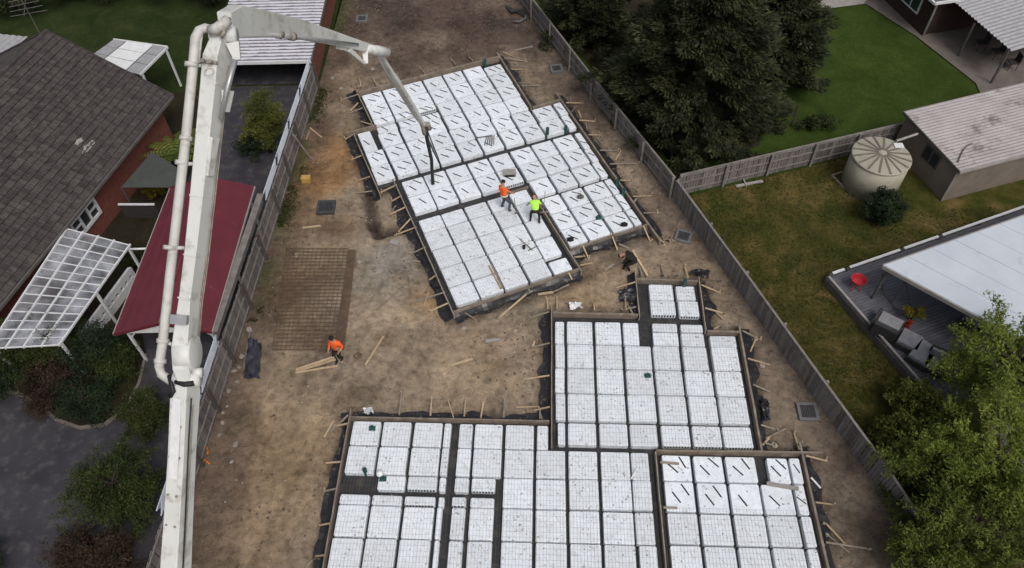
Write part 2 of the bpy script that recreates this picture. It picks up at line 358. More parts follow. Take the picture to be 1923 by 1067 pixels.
def new(name, me, parent=None, loc=None, rz=0):
    o = bpy.data.objects.new(name, me); COL.objects.link(o)
    if parent is not None:
        o.parent = parent
        if loc is None and parent.type == 'EMPTY' and not parent.get('_l'): o.location = -parent.location
    if loc is not None: o.location = loc
    if rz: o.rotation_euler = (0, 0, rz)
    return o
def tag(o, label, cat, group=None):
    o['label'] = label; o['category'] = cat
    if group: o['group'] = group
    return o
def thing(name, label, cat, loc=(0, 0, 0), group=None):
    o = bpy.data.objects.new(name, None); COL.objects.link(o); o.location = tuple(map(float, loc)); o.empty_display_size = .2
    return tag(o, label, cat, group)
def struct(name, me): o = new(name, me); o['kind'] = 'structure'; return o
def part(parent, name, mb, mats, smooth=False): return new(name, mb.mesh(name, mats, smooth), parent)
def sub(parent, name, mb, mats, smooth=False): return new(name, mb.mesh(name, mats, smooth), parent, loc=(0, 0, 0))
def one(name, mb, mats, label, cat, group=None, smooth=False):   # single mesh thing with its origin at its base
    vs = np.array(mb.v); c = A(((vs[:, 0].min() + vs[:, 0].max()) / 2, (vs[:, 1].min() + vs[:, 1].max()) / 2, vs[:, 2].min()))
    mb.v = [tuple(q) for q in vs - c]
    return tag(new(name, mb.mesh(name, mats, smooth), loc=tuple(map(float, c))), label, cat, group)
ORD = ['first', 'second', 'third', 'fourth', 'fifth', 'sixth', 'seventh', 'eighth', 'ninth', 'tenth', 'eleventh', 'twelfth', 'thirteenth', 'fourteenth', 'fifteenth', 'sixteenth', 'seventeenth', 'eighteenth', 'nineteenth', 'twentieth']

def vnoise(x, y, seed, octaves=5, f0=.3, gain=.55):
    r = np.random.RandomState(seed); N = 256; tot = np.zeros_like(x); amp = 1; nrm = 0; f = f0
    for _ in range(octaves):
        L = r.rand(N, N); gx = x * f + 500; gy = y * f + 500; ix = np.floor(gx).astype(int); iy = np.floor(gy).astype(int)
        fx = gx - ix; fy = gy - iy; fx = fx * fx * (3 - 2 * fx); fy = fy * fy * (3 - 2 * fy)
        v = (L[ix % N, iy % N] * (1 - fx) + L[(ix + 1) % N, iy % N] * fx) * (1 - fy) + (L[ix % N, (iy + 1) % N] * (1 - fx) + L[(ix + 1) % N, (iy + 1) % N] * fx) * fy
        tot += amp * v; nrm += amp; amp *= gain; f *= 2.03
    return tot / nrm
# ------------------------------------------------------------------ slab frames
class Frame:
    def __init__(s, o, a):
        s.o = A(o); s.a = math.radians(a); s.e = A((math.cos(s.a), math.sin(s.a))); s.d = A((math.sin(s.a), -math.cos(s.a)))
    def w(s, g, h, z=0): q = s.o + g * s.e + h * s.d; return A((q[0], q[1], z))
    def inv(s, x, y): dx = x - s.o[0]; dy = y - s.o[1]; return dx * s.e[0] + dy * s.e[1], dx * s.d[0] + dy * s.d[1]
FR = Frame((2.3294, 20.0092), -2.842); RE = Frame((-8.2080, 36.0170), 21.123)
RECT_F = [(-.65, 5.92, -.45, 6.0), (5.9, 7.34, .38, 6.0), (3.13, 5.93, -2.42, .4), (-8.62, 3.35, 4.9, 12.3), (3.3, 8.83, 6.0, 12.3)]
RECT_R = [(-.15, 8.4, -.2, 7.4), (-1.3, 0, 2.9, 7.4), (8.2, 10.05, 4.7, 15), (-.3, 8.4, 7.3, 10.3), (-.3, 5.88, 10.2, 16.35), (5.8, 10.05, 10, 15)]
def sdist(x, y):
    best = np.full(x.shape, 99.)
    for fr, rects in ((FR, RECT_F), (RE, RECT_R)):
        g, h = fr.inv(x, y)
        for (a, b, c, d_) in rects:
            dx = np.maximum(a - g, g - b); dy = np.maximum(c - h, h - d_)
            q = np.where((dx < 0) & (dy < 0), np.maximum(dx, dy), np.hypot(np.maximum(dx, 0), np.maximum(dy, 0))); best = np.minimum(best, q)
    return best
LF = [(2, -12.6), (9.2, -12.32), (37.2, -10.80), (52, -10.35)]
RF = [(2, 16.4), (12.6, 13.28), (16, 12.08), (21.6, 10.13), (27.4, 8.05), (35.6, 4.7), (43.5, 1.65), (52, -1.6)]
lfx = lambda y: np.interp(y, [q[0] for q in LF], [q[1] for q in LF])
rfx = lambda y: np.interp(y, [q[0] for q in RF], [q[1] for q in RF])

# ------------------------------------------------------------------ ground sheets
mb = MB(); mb.add([(-260, -120, -.7), (260, -120, -.7), (260, 420, -.7), (-260, 420, -.7)], [(0, 1, 2, 3)])
struct('ground', mb.mesh('ground', 'lawn_dark'))

def make_dirt():
    ny, nx = 330, 190; ys = np.linspace(3, 51.5, ny); T = np.linspace(0, 1, nx)
    X = np.empty((ny, nx)); Y = np.repeat(ys[:, None], nx, 1)
    for i, y in enumerate(ys): X[i] = lfx(y) + T * (rfx(y) - lfx(y))
    D = sdist(X, Y)
    Z = (vnoise(X, Y, 3, 5, .35) - .5) * .10 + (vnoise(X, Y, 4, 3, 2.2) - .5) * .045
    ring = np.clip(1 - np.abs(D - .22) / .42, 0, 1); Z -= .13 * ring
    Z = np.where(D < .05, -.10, Z); Z = np.where((X > -10.8) & (X < -7.1) & (Y > 18.5) & (Y < 25), Z * .5, Z)
    edge = np.clip(1 - np.minimum(X - lfx(Y), rfx(Y) - X) / .7, 0, 1); Z += .05 * edge
    base = A((.200, .160, .118)); C = np.repeat(np.repeat(base[None, None], ny, 0), nx, 1)
    def blob(px, py, r, col, k, warp=1.0, ry=None):
        c = U(px, py); ry = ry or r
        dx = (X - c[0]) / r + (vnoise(X, Y, int(px), 4, .5) - .5) * 1.6 * warp; dy = (Y - c[1]) / ry + (vnoise(X, Y, int(py) + 7, 4, .5) - .5) * 1.6 * warp
        w = np.clip(1.15 - np.hypot(dx, dy), 0, 1); w = w * w * (3 - 2 * w) * k
        C[:] = C * (1 - w[..., None]) + A(col) * w[..., None]
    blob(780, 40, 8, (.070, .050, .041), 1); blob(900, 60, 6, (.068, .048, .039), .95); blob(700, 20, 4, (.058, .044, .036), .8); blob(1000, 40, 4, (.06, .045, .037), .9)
    blob(590, 330, 3.2, (.25, .135, .055), .95, 1, 4.5); blob(640, 300, 2.6, (.20, .125, .065), .8); blob(560, 420, 2.6, (.16, .105, .062), .8)
    blob(575, 565, 2.4, (.17, .125, .085), .8, .7, 3.2); blob(540, 520, 1.6, (.11, .07, .045), .7, .9, 2); blob(500, 520, 1.3, (.11, .08, .052), .8, .7, 4)
    blob(720, 530, 3.2, (.185, .165, .142), 1); blob(760, 640, 4.2, (.235, .185, .13), .8); blob(900, 690, 3.5, (.215, .165, .112), .9)
    blob(690, 720, 3.0, (.19, .15, .11), .6); blob(830, 560, 1.5, (.24, .15, .075), .7)
    blob(520, 850, 3.2, (.225, .165, .105), .9, .7, 5); blob(480, 1000, 2.6, (.205, .15, .097), .9, .7, 3); blob(420, 900, 1.5, (.115, .085, .065), .8, .6, 4)
    blob(1120, 220, 2.2, (.115, .085, .065), .85, 1, 5); blob(1250, 400, 1.8, (.14, .11, .086), .85, 1, 3); blob(1060, 130, 2.5, (.10, .072, .056), .8, 1, 5)
    blob(1110, 540, 2.6, (.225, .165, .105), .9); blob(1300, 500, 2.2, (.19, .145, .10), .7); blob(1450, 680, 1.6, (.145, .112, .085), .85, 1, 4)
    blob(1560, 870, 1.7, (.14, .11, .086), .9, 1, 4); blob(1600, 1000, 2.0, (.13, .105, .08), .9); blob(620, 180, 1.6, (.13, .095, .068), .8, 1, 3)
    rs = np.random.RandomState(77)
    for _ in range(90):
        y = rs.uniform(9, 46); x = rs.uniform(lfx(y), rfx(y)); r = rs.uniform(.35, 1.7); g = rs.uniform(.62, 1.32); i0 = [np.searchsorted(ys, y - 2.5 * r), np.searchsorted(ys, y + 2.5 * r)]; sl = slice(*i0)
        if i0[1] - i0[0] < 2: continue
        xs, yy = X[sl], Y[sl]; dd = np.hypot((xs - x) / r + (vnoise(xs, yy, 300, 4, .8) - .5) * 2, (yy - y) / (r * rs.uniform(.6, 1.6)) + (vnoise(xs, yy, 301, 4, .8) - .5) * 2); w = np.clip(1.1 - dd, 0, 1)[..., None] * .8
        tint = A((1, 1, 1)) * g + A((rs.uniform(-.04, .05), 0, rs.uniform(-.06, .05))); C[sl] = C[sl] * (1 - w) + C[sl] * tint * w
    # trench and darker strip of soil beside formwork
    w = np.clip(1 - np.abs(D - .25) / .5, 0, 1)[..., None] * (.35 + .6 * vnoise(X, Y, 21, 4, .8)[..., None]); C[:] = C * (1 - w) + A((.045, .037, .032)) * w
    for path, r in ((((690, 360), (700, 420), (712, 438)), .32), (((712, 438), (770, 425)), .3)):
        P = [U(*q) for q in path]
        for a, b in zip(P[:-1], P[1:]):
            ab = (b - a)[:2]; t = np.clip(((X - a[0]) * ab[0] + (Y - a[1]) * ab[1]) / (ab @ ab), 0, 1)
            dd = np.hypot(X - a[0] - t * ab[0], Y - a[1] - t * ab[1]); k = np.clip(1.4 - dd / r, 0, 1)
            C[:] = C * (1 - .85 * k[..., None]) + A((.035, .026, .022)) * .85 * k[..., None]; Z[:] = Z - .25 * k
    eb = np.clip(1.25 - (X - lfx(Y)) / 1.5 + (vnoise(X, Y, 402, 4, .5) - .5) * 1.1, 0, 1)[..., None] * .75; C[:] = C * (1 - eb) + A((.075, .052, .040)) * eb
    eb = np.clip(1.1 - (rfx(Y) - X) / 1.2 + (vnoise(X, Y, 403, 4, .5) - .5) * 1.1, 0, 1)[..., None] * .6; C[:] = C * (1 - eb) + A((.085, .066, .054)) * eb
    # weeds along the left fence
    e = np.clip(1 - (X - lfx(Y)) / 1.0, 0, 1) * np.clip((vnoise(X, Y, 33, 4, .6) - .42) * 6, 0, 1) * (Y > 21); C[:] = C * (1 - .75 * e[..., None]) + A((.045, .06, .022)) * .75 * e[..., None]
    # wheel ruts
    for px0, px1 in (((470, 1060), (640, 740)), ((520, 1060), (690, 745)), ((430, 1060), (490, 740)), ((700, 735), (800, 600)), ((740, 735), (850, 610)), ((560, 740), (700, 470)), ((610, 740), (720, 560))):
        a, b = U(*px0), U(*px1); ab = (b - a)[:2]; t = np.clip(((X - a[0]) * ab[0] + (Y - a[1]) * ab[1]) / (ab @ ab), 0, 1)
        dd = np.abs((X - a[0]) * ab[1] - (Y - a[1]) * ab[0]) / np.linalg.norm(ab) + (vnoise(X, Y, 55, 3, .4) - .5) * .5
        k = np.clip(1 - np.abs(dd) / .26, 0, 1) * (t > 0) * (t < 1); lug = .6 + .4 * np.sin((X * ab[0] + Y * ab[1]) / np.linalg.norm(ab) * 16); Z[:] = Z - .06 * k * lug; C[:] = C * (1 - .38 * (k * lug)[..., None])
    C *= 1.22
    vs = np.stack([X, Y, Z], -1).reshape(-1, 3); idx = np.arange(ny * nx).reshape(ny, nx)
    fs = np.stack([idx[:-1, :-1], idx[:-1, 1:], idx[1:, 1:], idx[1:, :-1]], -1).reshape(-1, 4)
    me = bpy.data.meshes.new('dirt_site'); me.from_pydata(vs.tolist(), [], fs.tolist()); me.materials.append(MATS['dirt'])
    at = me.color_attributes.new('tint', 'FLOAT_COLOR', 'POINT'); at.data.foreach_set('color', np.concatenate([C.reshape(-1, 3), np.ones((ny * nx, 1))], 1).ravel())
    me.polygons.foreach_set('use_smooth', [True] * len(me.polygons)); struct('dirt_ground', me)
make_dirt()

def patch(name, poly, matn, z=0.0, step=.5, bump=.05, seed=1):
    """a gently uneven ground sheet filling a polygon"""
    bm = bmesh.new(); vs = [bm.verts.new((p[0], p[1], z)) for p in poly]; bm.faces.new(vs)
    if bump:
        bmesh.ops.triangulate(bm, faces=bm.faces[:])
        for _ in range(40):
            es = [e for e in bm.edges if e.calc_length() > step * 2.2]
            if not es: break
            bmesh.ops.subdivide_edges(bm, edges=es, cuts=1); bmesh.ops.triangulate(bm, faces=[f for f in bm.faces if len(f.verts) > 3])
        co = np.array([v.co[:] for v in bm.verts]); dz = (vnoise(co[:, 0], co[:, 1], seed, 4, .5) - .5) * bump
        for v, d_ in zip(bm.verts, dz): v.co.z += d_
    bmesh.ops.recalc_face_normals(bm, faces=bm.faces[:])
    me = bpy.data.meshes.new(name); bm.to_mesh(me); bm.free(); me.materials.append(MATS[matn])
    if me.polygons[0].normal.z < 0: me.flip_normals()
    return struct(name, me)
XY = lambda *q: [U(*p)[:2] for p in q]
# right side yards
patch('dry_lawn', [(rfx(y) + .02, y) for y in (3, 8, 12.6, 16, 21.6, 27.5)] + [(20.6, 31.3), (42, 37.8), (42, 3)], 'lawn_dry', 0, .8, .08, 5)
patch('garden_bed', [(rfx(12.4) + .1, 12.4), (15.4, 13.2), (16.9, 12.9), (18.3, 10.5), (21, 3.2), (rfx(3.2) + .1, 3.2), (rfx(9) + .1, 9)], 'bed_soil', .05, .8, .06, 18)
patch('green_lawn', [(rfx(y) + .02, y) for y in (27.5, 35.6, 43.5, 60)] + [(60, 60), (60, 43), (20.6, 31.35)], 'lawn_green', -.02, 1.2, .06, 6)
patch('garden_bed', XY((975, -45), (1200, -60), (1460, -60), (1470, 60), (1445, 200), (1425, 274), (1272, 322), (1180, 205), (1105, 120)), 'bed_soil', .03, .8, .05, 8)
patch('concrete_path', [(23.6, 45.5), (22.6, 44.6), (24.6, 40.9), (26.4, 36.2), (26.2, 34.6), (28, 35), (40, 38), (40, 52), (28, 52)], 'concrete', .045, 2, .0)
patch('brick_path', XY((1500, 24), (1640, 6), (1648, -14), (1490, 0)), 'concrete_light', .04, 2, 0)
# left side
patch('back_lawn', [(-10.7, 60), (-45, 60), (-45, 31), (-17.2, 31.0), (-16.6, 37.4), (-10.7, 37.4)], 'lawn_dark', -.01, 1.2, .06, 9)
patch('driveway', [(-10.83, 37.4), (-16.4, 37.4), (-16.5, 30), (-17.4, 20), (-30, 16.8), (-30, 2), (-12.62, 2), (-12.34, 9.2)], 'asphalt', .0, 1, .02, 10)
patch('side_yard', [(-16.48, 30), (-16.4, 37.4), (-24, 36), (-24, 16.9), (-17.38, 20)], 'bed_soil', .012, 1, .03, 14)
patch('garden_bed', XY((-60, 590), (150, 600), (262, 610), (275, 665), (262, 720), (236, 770), (196, 798), (150, 804), (105, 788), (70, 755), (30, 738), (-60, 728)), 'bed_soil', .06, .8, .10, 11)
mb = MB()
ker = [U(*q, .05) for q in ((275, 665), (262, 720), (236, 770), (196, 798), (150, 804), (105, 788), (70, 755), (30, 738), (-60, 728))]
for a, b in zip(ker[:-1], ker[1:]): mb.beam(a, b, .12, .14)
struct('garden_kerb', mb.mesh('garden_kerb', 'concrete'))

# ------------------------------------------------------------------ waffle pods
POD_H, POD_Z = .225, .034
_pod = {}
def pod_mesh(w, l, h=POD_H):
    key = (round(w, 2), round(l, 2), round(h, 3))
    if key in _pod: return _pod[key]
    w, l, h = key; c = min(.045, w * .2, l * .2); e = .022; mb = MB(); x, y = w / 2, l / 2
    def ring(i, z, cc): return [(-x+cc, -y+i, z), (x-cc, -y+i, z), (x-i, -y+cc, z), (x-i, y-cc, z), (x-cc, y-i, z), (-x+cc, y-i, z), (-x+i, y-cc, z), (-x+i, -y+cc, z)]
    vs = ring(0, 0, c) + ring(0.006, h - e, c) + ring(.012, h - e * .3, c + .008) + ring(e, h, c + e); fs = [tuple(range(8))[::-1], tuple(range(24, 32))]
    for r in range(3):
        for k in range(8): fs.append((r*8+k, r*8+(k+1) % 8, (r+1)*8+(k+1) % 8, (r+1)*8+k))
    mb.add(vs, fs); _pod[key] = mb.mesh('waffle_pod', 'foam'); return _pod[key]
mb = MB(); mb.box((0, 0, .004), (1, 0, 0), (0, 1, 0), (0, 0, 1), .25, .027, .006); SLOT_D = mb.mesh('slot', 'slot_dark')
mb = MB(); mb.box((0, 0, .002), (1, 0, 0), (0, 1, 0), (0, 0, 1), .20, .008, .003); SLOT_G = mb.mesh('crease', 'slot_grey')
mb = MB(); mb.box((0, 0, 0), (1, 0, 0), (0, 1, 0), (0, 0, 1), .028, .006, .060); CAV = mb.mesh('cavity', 'slot_dark')
NPOD = 0
def pod(fr, g0, g1, h0, h1, label, group, slots=0, cav=False, z=POD_Z):
    global NPOD
    w, l = g1 - g0, h1 - h0; j = (lambda s: random.uniform(-s, s))
    c = fr.w((g0 + g1) / 2 + j(.012), (h0 + h1) / 2 + j(.012), z)
    o = new('waffle_pod', pod_mesh(w, l), loc=tuple(c), rz=fr.a + j(.008)); tag(o, label, 'foam pod', group)
    top = POD_H
    if slots and w > .3 and l > .3:
        ms = SLOT_D if slots == 2 else SLOT_G; nm = 'slot' if slots == 2 else 'crease'
        if w < .6: pos = [(0, j(.1))]
        else:
            pos = [(-.13, -.05), (.18, .24)]
            if l < .8: pos = [(-.12, 0), (.2, .08)]
            if random.random() < .22: pos = pos[:1] if random.random() < .5 else [(.05, .08)]
        for (sx, sy) in pos:
            s = new(nm, ms, o, loc=(sx * w + j(.03), sy * l + j(.03), top)); s.rotation_euler = (0, 0, math.radians(-54 + j(12)))
            if w < .6: s.scale = (.8, .8, 1)
    if cav:
        n = max(2, int((w - .1) / .11))
        for k in range(n): new('cavity', CAV, o, loc=(-w / 2 + .05 + (w - .1) * (k + .5) / n, -l / 2 - .002, .13))
    NPOD += 1; return o
def fill(fr, block, cols_rows, group, slots):
    """cols_rows: list of rows (front to back order given), each (h0, h1, [(g0, g1, flags)])"""
    for ri, (h0, h1, cells) in enumerate(cols_rows):
        for ci, cell in enumerate(cells):
            g0, g1 = cell[:2]; cv = len(cell) > 2 and cell[2]
            hh0, hh1 = (cell[3] if len(cell) > 3 else (h0, h1)); hh1 += 0 if cv else (.045 if fr is FR else .03)
            size = 'narrow' if (g1 - g0) < .75 else ('shortened' if (hh1 - hh0) < .8 else 'square')
            lb = f'{size} white foam pod, {block}, {ORD[ri]} row from back, {ORD[ci]} from left'
            sl = slots(ri, ci) if callable(slots) else slots
            pod(fr, g0, g1, hh0, hh1, lb, group, sl, cv)

# front slab -----------------------------------------------------------------
ca, cb, cc_, cdd = (-.50, -.11), (0, 1.09), (1.2, 2.29), (2.4, 3.49)
ce, cf, cg = (3.6, 4.69), (4.8, 5.89), (6.0, 7.11)
GF = 'foam pods of the front slab'
crease = lambda r, c: 1 if random.random() < .5 else 0
rowsM = [
 (0, 1.09, [ca, cb, cc_, (2.4, 3.07), (3.66, 4.72, False, (0, .38)), (4.86, 5.80, False, (.02, .38))]),
 (.5, 1.10, [(3.63, 4.70), (4.83, 5.80), (6.02, 7.12, False, (.6, 1.12))]),
 (1.2, 2.29, [ca, cb, cc_, cdd, ce, (4.81, 5.82), (6.02, 7.11)]),
 (2.4, 3.49, [ca, cb, cc_, cdd, ce, cf, cg]),
 (3.6, 4.74, [ca, cb, cc_, cdd, ce, cf, cg]),
 (4.93, 5.82, [(-.42, -.13), cb, cc_, (2.4, 3.45), ce + (True,), cf + (True,), (5.98, 7.08, True)]),
]
fill(FR, 'front slab upper part', rowsM, GF, crease)
fill(FR, 'small front bump-out', [(-2.15, -1.31, [(3.68, 4.74), (4.87, 5.70, False, (-2.07, -1.33))]), (-1.24, -.47, [(3.67, 4.75, True), (4.87, 5.74, True, (-1.24, -.42))])], GF, crease)
l1, l2, l3, l4, l5, l6, l7 = (-8.45, -7.35), (-7.25, -6.15), (-6.03, -4.93), (-4.85, -4.58), (-4.26, -3.74), (-3.63, -2.55), (-2.43, -1.33)
rowsL = [
 (5.06, 6.04, [l1, l2, l3, l4, l5, l6, l7, (-1.22, -.78)]),
 (6.13, 7.22, [l1, l2, l3, l4, l5, l6, l7, (-1.22, -.12), cb, cc_, (2.36, 3.02)]),
 (7.33, 7.85, [(-7.12, -6.1), (-6.02, -4.92, True), (-4.82, -4.58), (-4.25, -3.72), (-3.63, -2.74, True), l7 + (False, (7.31, 8.41)), (-1.22, -.12, False, (7.31, 8.41)), (0, 1.09, False, (7.28, 8.38)), (1.2, 2.29, False, (7.28, 8.38)), (2.34, 3.03, False, (7.26, 8.36))]),
 (8.10, 8.44, [l1, l2, (-6.05, -4.92, True), (-4.80, -4.58), (-4.3, -3.78, True), (-3.62, -2.74)]),
 (8.51, 9.64, [l1, l2, l3, (-4.82, -4.62), (-4.28, -3.78), (-3.62, -2.74), l7, (-1.22, -.12), cb, cc_, (2.37, 3.04)]),
 (9.73, 10.82, [l1, l2, l3, (-4.81, -4.62), (-4.28, -3.78), (-3.62, -2.74), l7, (-1.22, -.12), cb, cc_, (2.42, 3.04)]),
 (10.92, 12.01, [l1, l2, l3, (-4.28, -3.78), (-3.62, -2.74), l7, (-1.22, -.12), cb, cc_, (2.42, 3.04)]),
]
fill(FR, 'front slab lower part', rowsL, GF, crease)
r1, r2, r3, r4, r5 = (3.53, 4.60), (4.72, 5.80), (5.91, 7.0), (7.09, 8.19), (8.30, 8.67)
fill(FR, 'lower right garage slab', [
 (6.22, 7.20, [r1, r2, (5.91, 7.02), (7.47, 8.24), (8.30, 8.69)]), (7.30, 8.40, [r1, r2, r3, r4, r5]), (8.50, 9.58, [r1, r2, r3, r4, r5]),
 (9.69, 10.78, [r1, r2, r3, r4, r5]), (10.88, 11.97, [r1, r2, r3, r4, r5])], 'foam pods of the lower right slab', lambda r, c: 2 if r < 2 and c < 5 else 1)

# rear slab ------------------------------------------------------------------
k = [(1.2 * i, 1.2 * i + 1.1) for i in range(8)]
GR = 'foam pods of the rear slab'
n1 = (9.55, 9.93)
rowsA = [
 (.05, 1.10, k[0:6] + [(7.2, 8.24, False, (.35, 1.10))]),
 (1.2, 2.30, k[0:6] + [(7.2, 8.22)]),
 (2.4, 2.76, k[0:2] + [k[2] + (True,)] + [q + (False, (2.4, 3.5)) for q in k[3:6]] + [(7.18, 8.2, False, (2.4, 3.5))]),
 (3.06, 3.52, [(-1.07, -.38, False, (3.13, 4.74))] + [(0., 1.06), (1.2, 2.27), (2.4, 3.48)] + [q + (False, (3.6, 4.7)) for q in k[3:6]] + [(7.14, 8.16, False, (3.6, 4.75))]),
 (3.6, 4.70, [(-.08, 1.02), (1.13, 2.23), (2.36, 3.46)]),
 (4.80, 5.90, [(-1.1, -.18), (-.06, 1.02), (1.12, 2.22), (2.32, 3.42), (3.52, 4.62), (4.72, 5.82), (5.92, 6.94), (7.06, 8.12, False, (4.94, 6.02)), (8.28, 9.40, False, (4.94, 6.02)), (9.55, 10.0, False, (4.92, 5.98))]),
 (6.0, 7.14, [(-1.13, -.17), (-.04, 1.03), (1.12, 2.2), (2.3, 3.38), (3.5, 4.58), (4.70, 5.78), (5.9, 6.92), (7.02, 8.08, False, (6.1, 7.2)), (8.2, 9.38, False, (6.1, 7.2)), (9.5, 9.92, False, (6.08, 7.2))]),
]
fill(RE, 'rear slab back half', rowsA, GR, 2)
k2 = [(0, 1.10), (1.16, 2.26), (2.35, 3.43), (3.52, 4.6), (4.7, 5.75), (5.9, 7.0), (7.08, 8.2), (8.32, 9.4)]
rowsB = [
 (7.62, 8.72, k2 + [(9.57, 9.9, False, (7.66, 8.95))]),
 (8.82, 9.94, k2[:4] + [k2[4] + (True,)] + k2[5:] + [(9.5, 9.86, False, (9.03, 10.02))]),
 (10.10, 11.18, [(5.93, 6.93), (7.04, 8.14), (8.24, 9.34), (9.42, 9.80)]),
]
fill(RE, 'middle of rear slab', rowsB, GR, 2)
k3 = [(-.04, 1.05), (1.12, 2.21), (2.29, 3.40), (3.50, 4.55)]
rowsC = [(10.52, 11.32, k3 + [(4.68, 5.6)]), (11.42, 12.52, k3 + [(4.66, 5.55)]), (12.62, 13.72, k3 + [(4.64, 5.52)]), (13.82, 14.92, k3 + [(4.62, 5.5, False, (13.9, 15.05))]), (15.02, 16.05, k3 + [(4.66, 5.55, False, (15.36, 16.1))])]
fill(RE, 'lower left of rear slab', rowsC, GR, 1)
k4 = [(6.02, 6.95), (7.05, 8.15), (8.29, 9.35), (9.44, 9.80)]
rowsD = [(11.46, 12.52, k4), (12.62, 13.66, k4), (13.77, 14.82, k4)]
fill(RE, 'lower right of rear slab', rowsD, GR, 2)

# membranes under the pods
def rects_mesh(fr, rects, z):
    mb = MB()
    for i, (a, b, c, d_) in enumerate(rects):
        zz = z + .0012 * i; q = [fr.w(a, c, zz), fr.w(a, d_, zz), fr.w(b, d_, zz), fr.w(b, c, zz)]; mb.add(q, [(0, 1, 2, 3)])
        mb.add([p + A((0, 0, -.05)) for p in q], [(3, 2, 1, 0)])
    return mb
one('plastic_membrane', rects_mesh(FR, RECT_F, .022), 'membrane', 'black plastic membrane under the front slab pods', 'membrane')
one('plastic_membrane', rects_mesh(RE, RECT_R, .022), 'membrane', 'black plastic membrane under the rear slab pods', 'membrane')

# top reinforcing mesh tied over the pods
def rebar_net(fr, rects, zl, px_, py_, w, m, label):
    mb = MB()
    for (a, b, c, d_) in rects:
        for g in np.arange(a, b + .01, px_): mb.beam(fr.w(g + random.uniform(-.006, .006), c, zl), fr.w(g + random.uniform(-.006, .006), d_, zl), w, w)
        for h in np.arange(c, d_ + .01, py_): mb.beam(fr.w(a, h, zl + w), fr.w(b, h, zl + w), w * .6, w * .6)
    o = one('reinforcing_mesh', mb, m, label, 'wire mesh'); return o
zt = POD_Z + POD_H
rebar_net(FR, [(-.55, 5.8, -.3, 5.9), (5.8, 7.25, .5, 5.9), (3.25, 5.8, -2.3, -.3), (-8.5, 3.2, 5.95, 12.15), (-8.5, -.75, 5.0, 5.93)], zt + .012, .12, .2, .0044, 'wire', 'fine steel mesh laid over the front slab pods')
rebar_net(FR, [(3.4, 8.75, 8.3, 12.15)], zt + .012, .12, .2, .0042, 'wire', 'fine steel mesh over the lower right slab')
rebar_net(RE, [(-.2, 4.4, 10.5, 16.1)], zt + .012, .12, .2, .0030, 'wire', 'fine steel mesh over the lower left of rear slab')

# ------------------------------------------------------------------ formwork
BOARDS = []
def board(fr, p0, p1, label, matn='form_timber', z1=.33, z0=-.02, th=.05, skirt=0):
    a, b = fr.w(*p0), fr.w(*p1)
    BOARDS.append(dict(fr=fr, a=a, b=b, label=label, mat=matn, z0=z0, z1=z1, th=th, skirt=skirt, br=[]))
R_, F_ = RE, FR
board(R_, (-.15, -.22), (8.38, -.22), 'long dark timber formwork board along the back edge of rear slab', 'form_timber', .40, th=.09, skirt=0)
board(R_, (-.17, -.75), (-.12, 2.95), 'formwork board on the upper left side of rear slab', 'pine_grey', skirt=1)
board(R_, (-1.62, 2.90), (.05, 2.87), 'short formwork board at the left step of rear slab', th=.08)
board(R_, (-1.26, 2.75), (-1.24, 8.15), 'formwork board on the middle left side of rear slab', 'pine_grey', skirt=1)
board(R_, (-.33, 7.28), (-.30, 10.3), 'formwork board at the left of rear slab beside the trench', 'pine_grey', skirt=1)
board(R_, (-.30, 10.34), (-.33, 16.55), 'long formwork board on the lower left side of rear slab', 'pine_grey', skirt=1)
board(R_, (-.30, 16.36), (5.88, 16.24), 'formwork board along the front edge of rear slab lower left', skirt=1)
board(R_, (5.76, 11.2), (5.84, 16.45), 'formwork board at the step between rear slab parts', 'pine_grey', th=.06)
board(R_, (5.92, 15.03), (9.98, 15.0), 'formwork board along the front edge of rear slab lower right', skirt=1)
board(R_, (10.08, 4.1), (10.02, 16.2), 'long formwork board on the right side of rear slab facing paling fence', th=.09, skirt=2)
board(R_, (8.40, 4.78), (10.02, 4.75), 'short formwork board at the right step of rear slab', th=.09)
board(R_, (8.44, -.7), (8.33, 4.74), 'formwork board on the upper right side of rear slab', th=.09, skirt=2)
board(R_, (4.62, 10.36), (5.78, 10.33), 'short board on edge behind the orange shirted worker', 'form_timber', .24, th=.05)
board(F_, (-8.66, 4.90), (-.74, 4.88), 'long formwork board along the back edge of front slab lower part', skirt=1)
board(F_, (-8.64, 4.55), (-8.58, 12.4), 'long formwork board on the left side of front slab', skirt=1)
board(F_, (-.66, -.75), (-.64, 6.05), 'formwork board on the left side of front slab upper part', skirt=1)
board(F_, (-.60, -.44), (3.08, -.42), 'formwork board along the back edge of front slab upper part', th=.08)
board(F_, (3.12, -2.95), (3.14, -.30), 'formwork board on the left of the small bump-out', 'pine_grey', skirt=1)
board(F_, (3.18, -2.42), (5.90, -2.36), 'formwork board along the back of the small bump-out', th=.08)
board(F_, (5.95, -2.6), (5.92, .36), 'formwork board on the right of the small bump-out', 'pine_grey', skirt=2)
board(F_, (5.97, .38), (7.30, .40), 'short formwork board at the right step of front slab', th=.08)
board(F_, (7.36, .05), (7.34, 5.98), 'formwork board on the right side of front slab', th=.09, skirt=2)
board(F_, (3.34, 6.06), (9.62, 5.98), 'long formwork board along the back of lower right slab', z1=.36, th=.07)
board(F_, (3.30, 6.12), (3.30, 12.4), 'narrow formwork board on the left of lower right slab', 'pine_grey', .36, th=.045)
board(F_, (8.84, 5.6), (8.90, 12.4), 'formwork board on the right of lower right slab', th=.09, skirt=2)
mat('pine_grey', lin(.30, .265, .215), lin(.20, .17, .135), 4, .85, .3, 30, dirt=(lin(.14, .115, .09), 2.5, .5, .75))

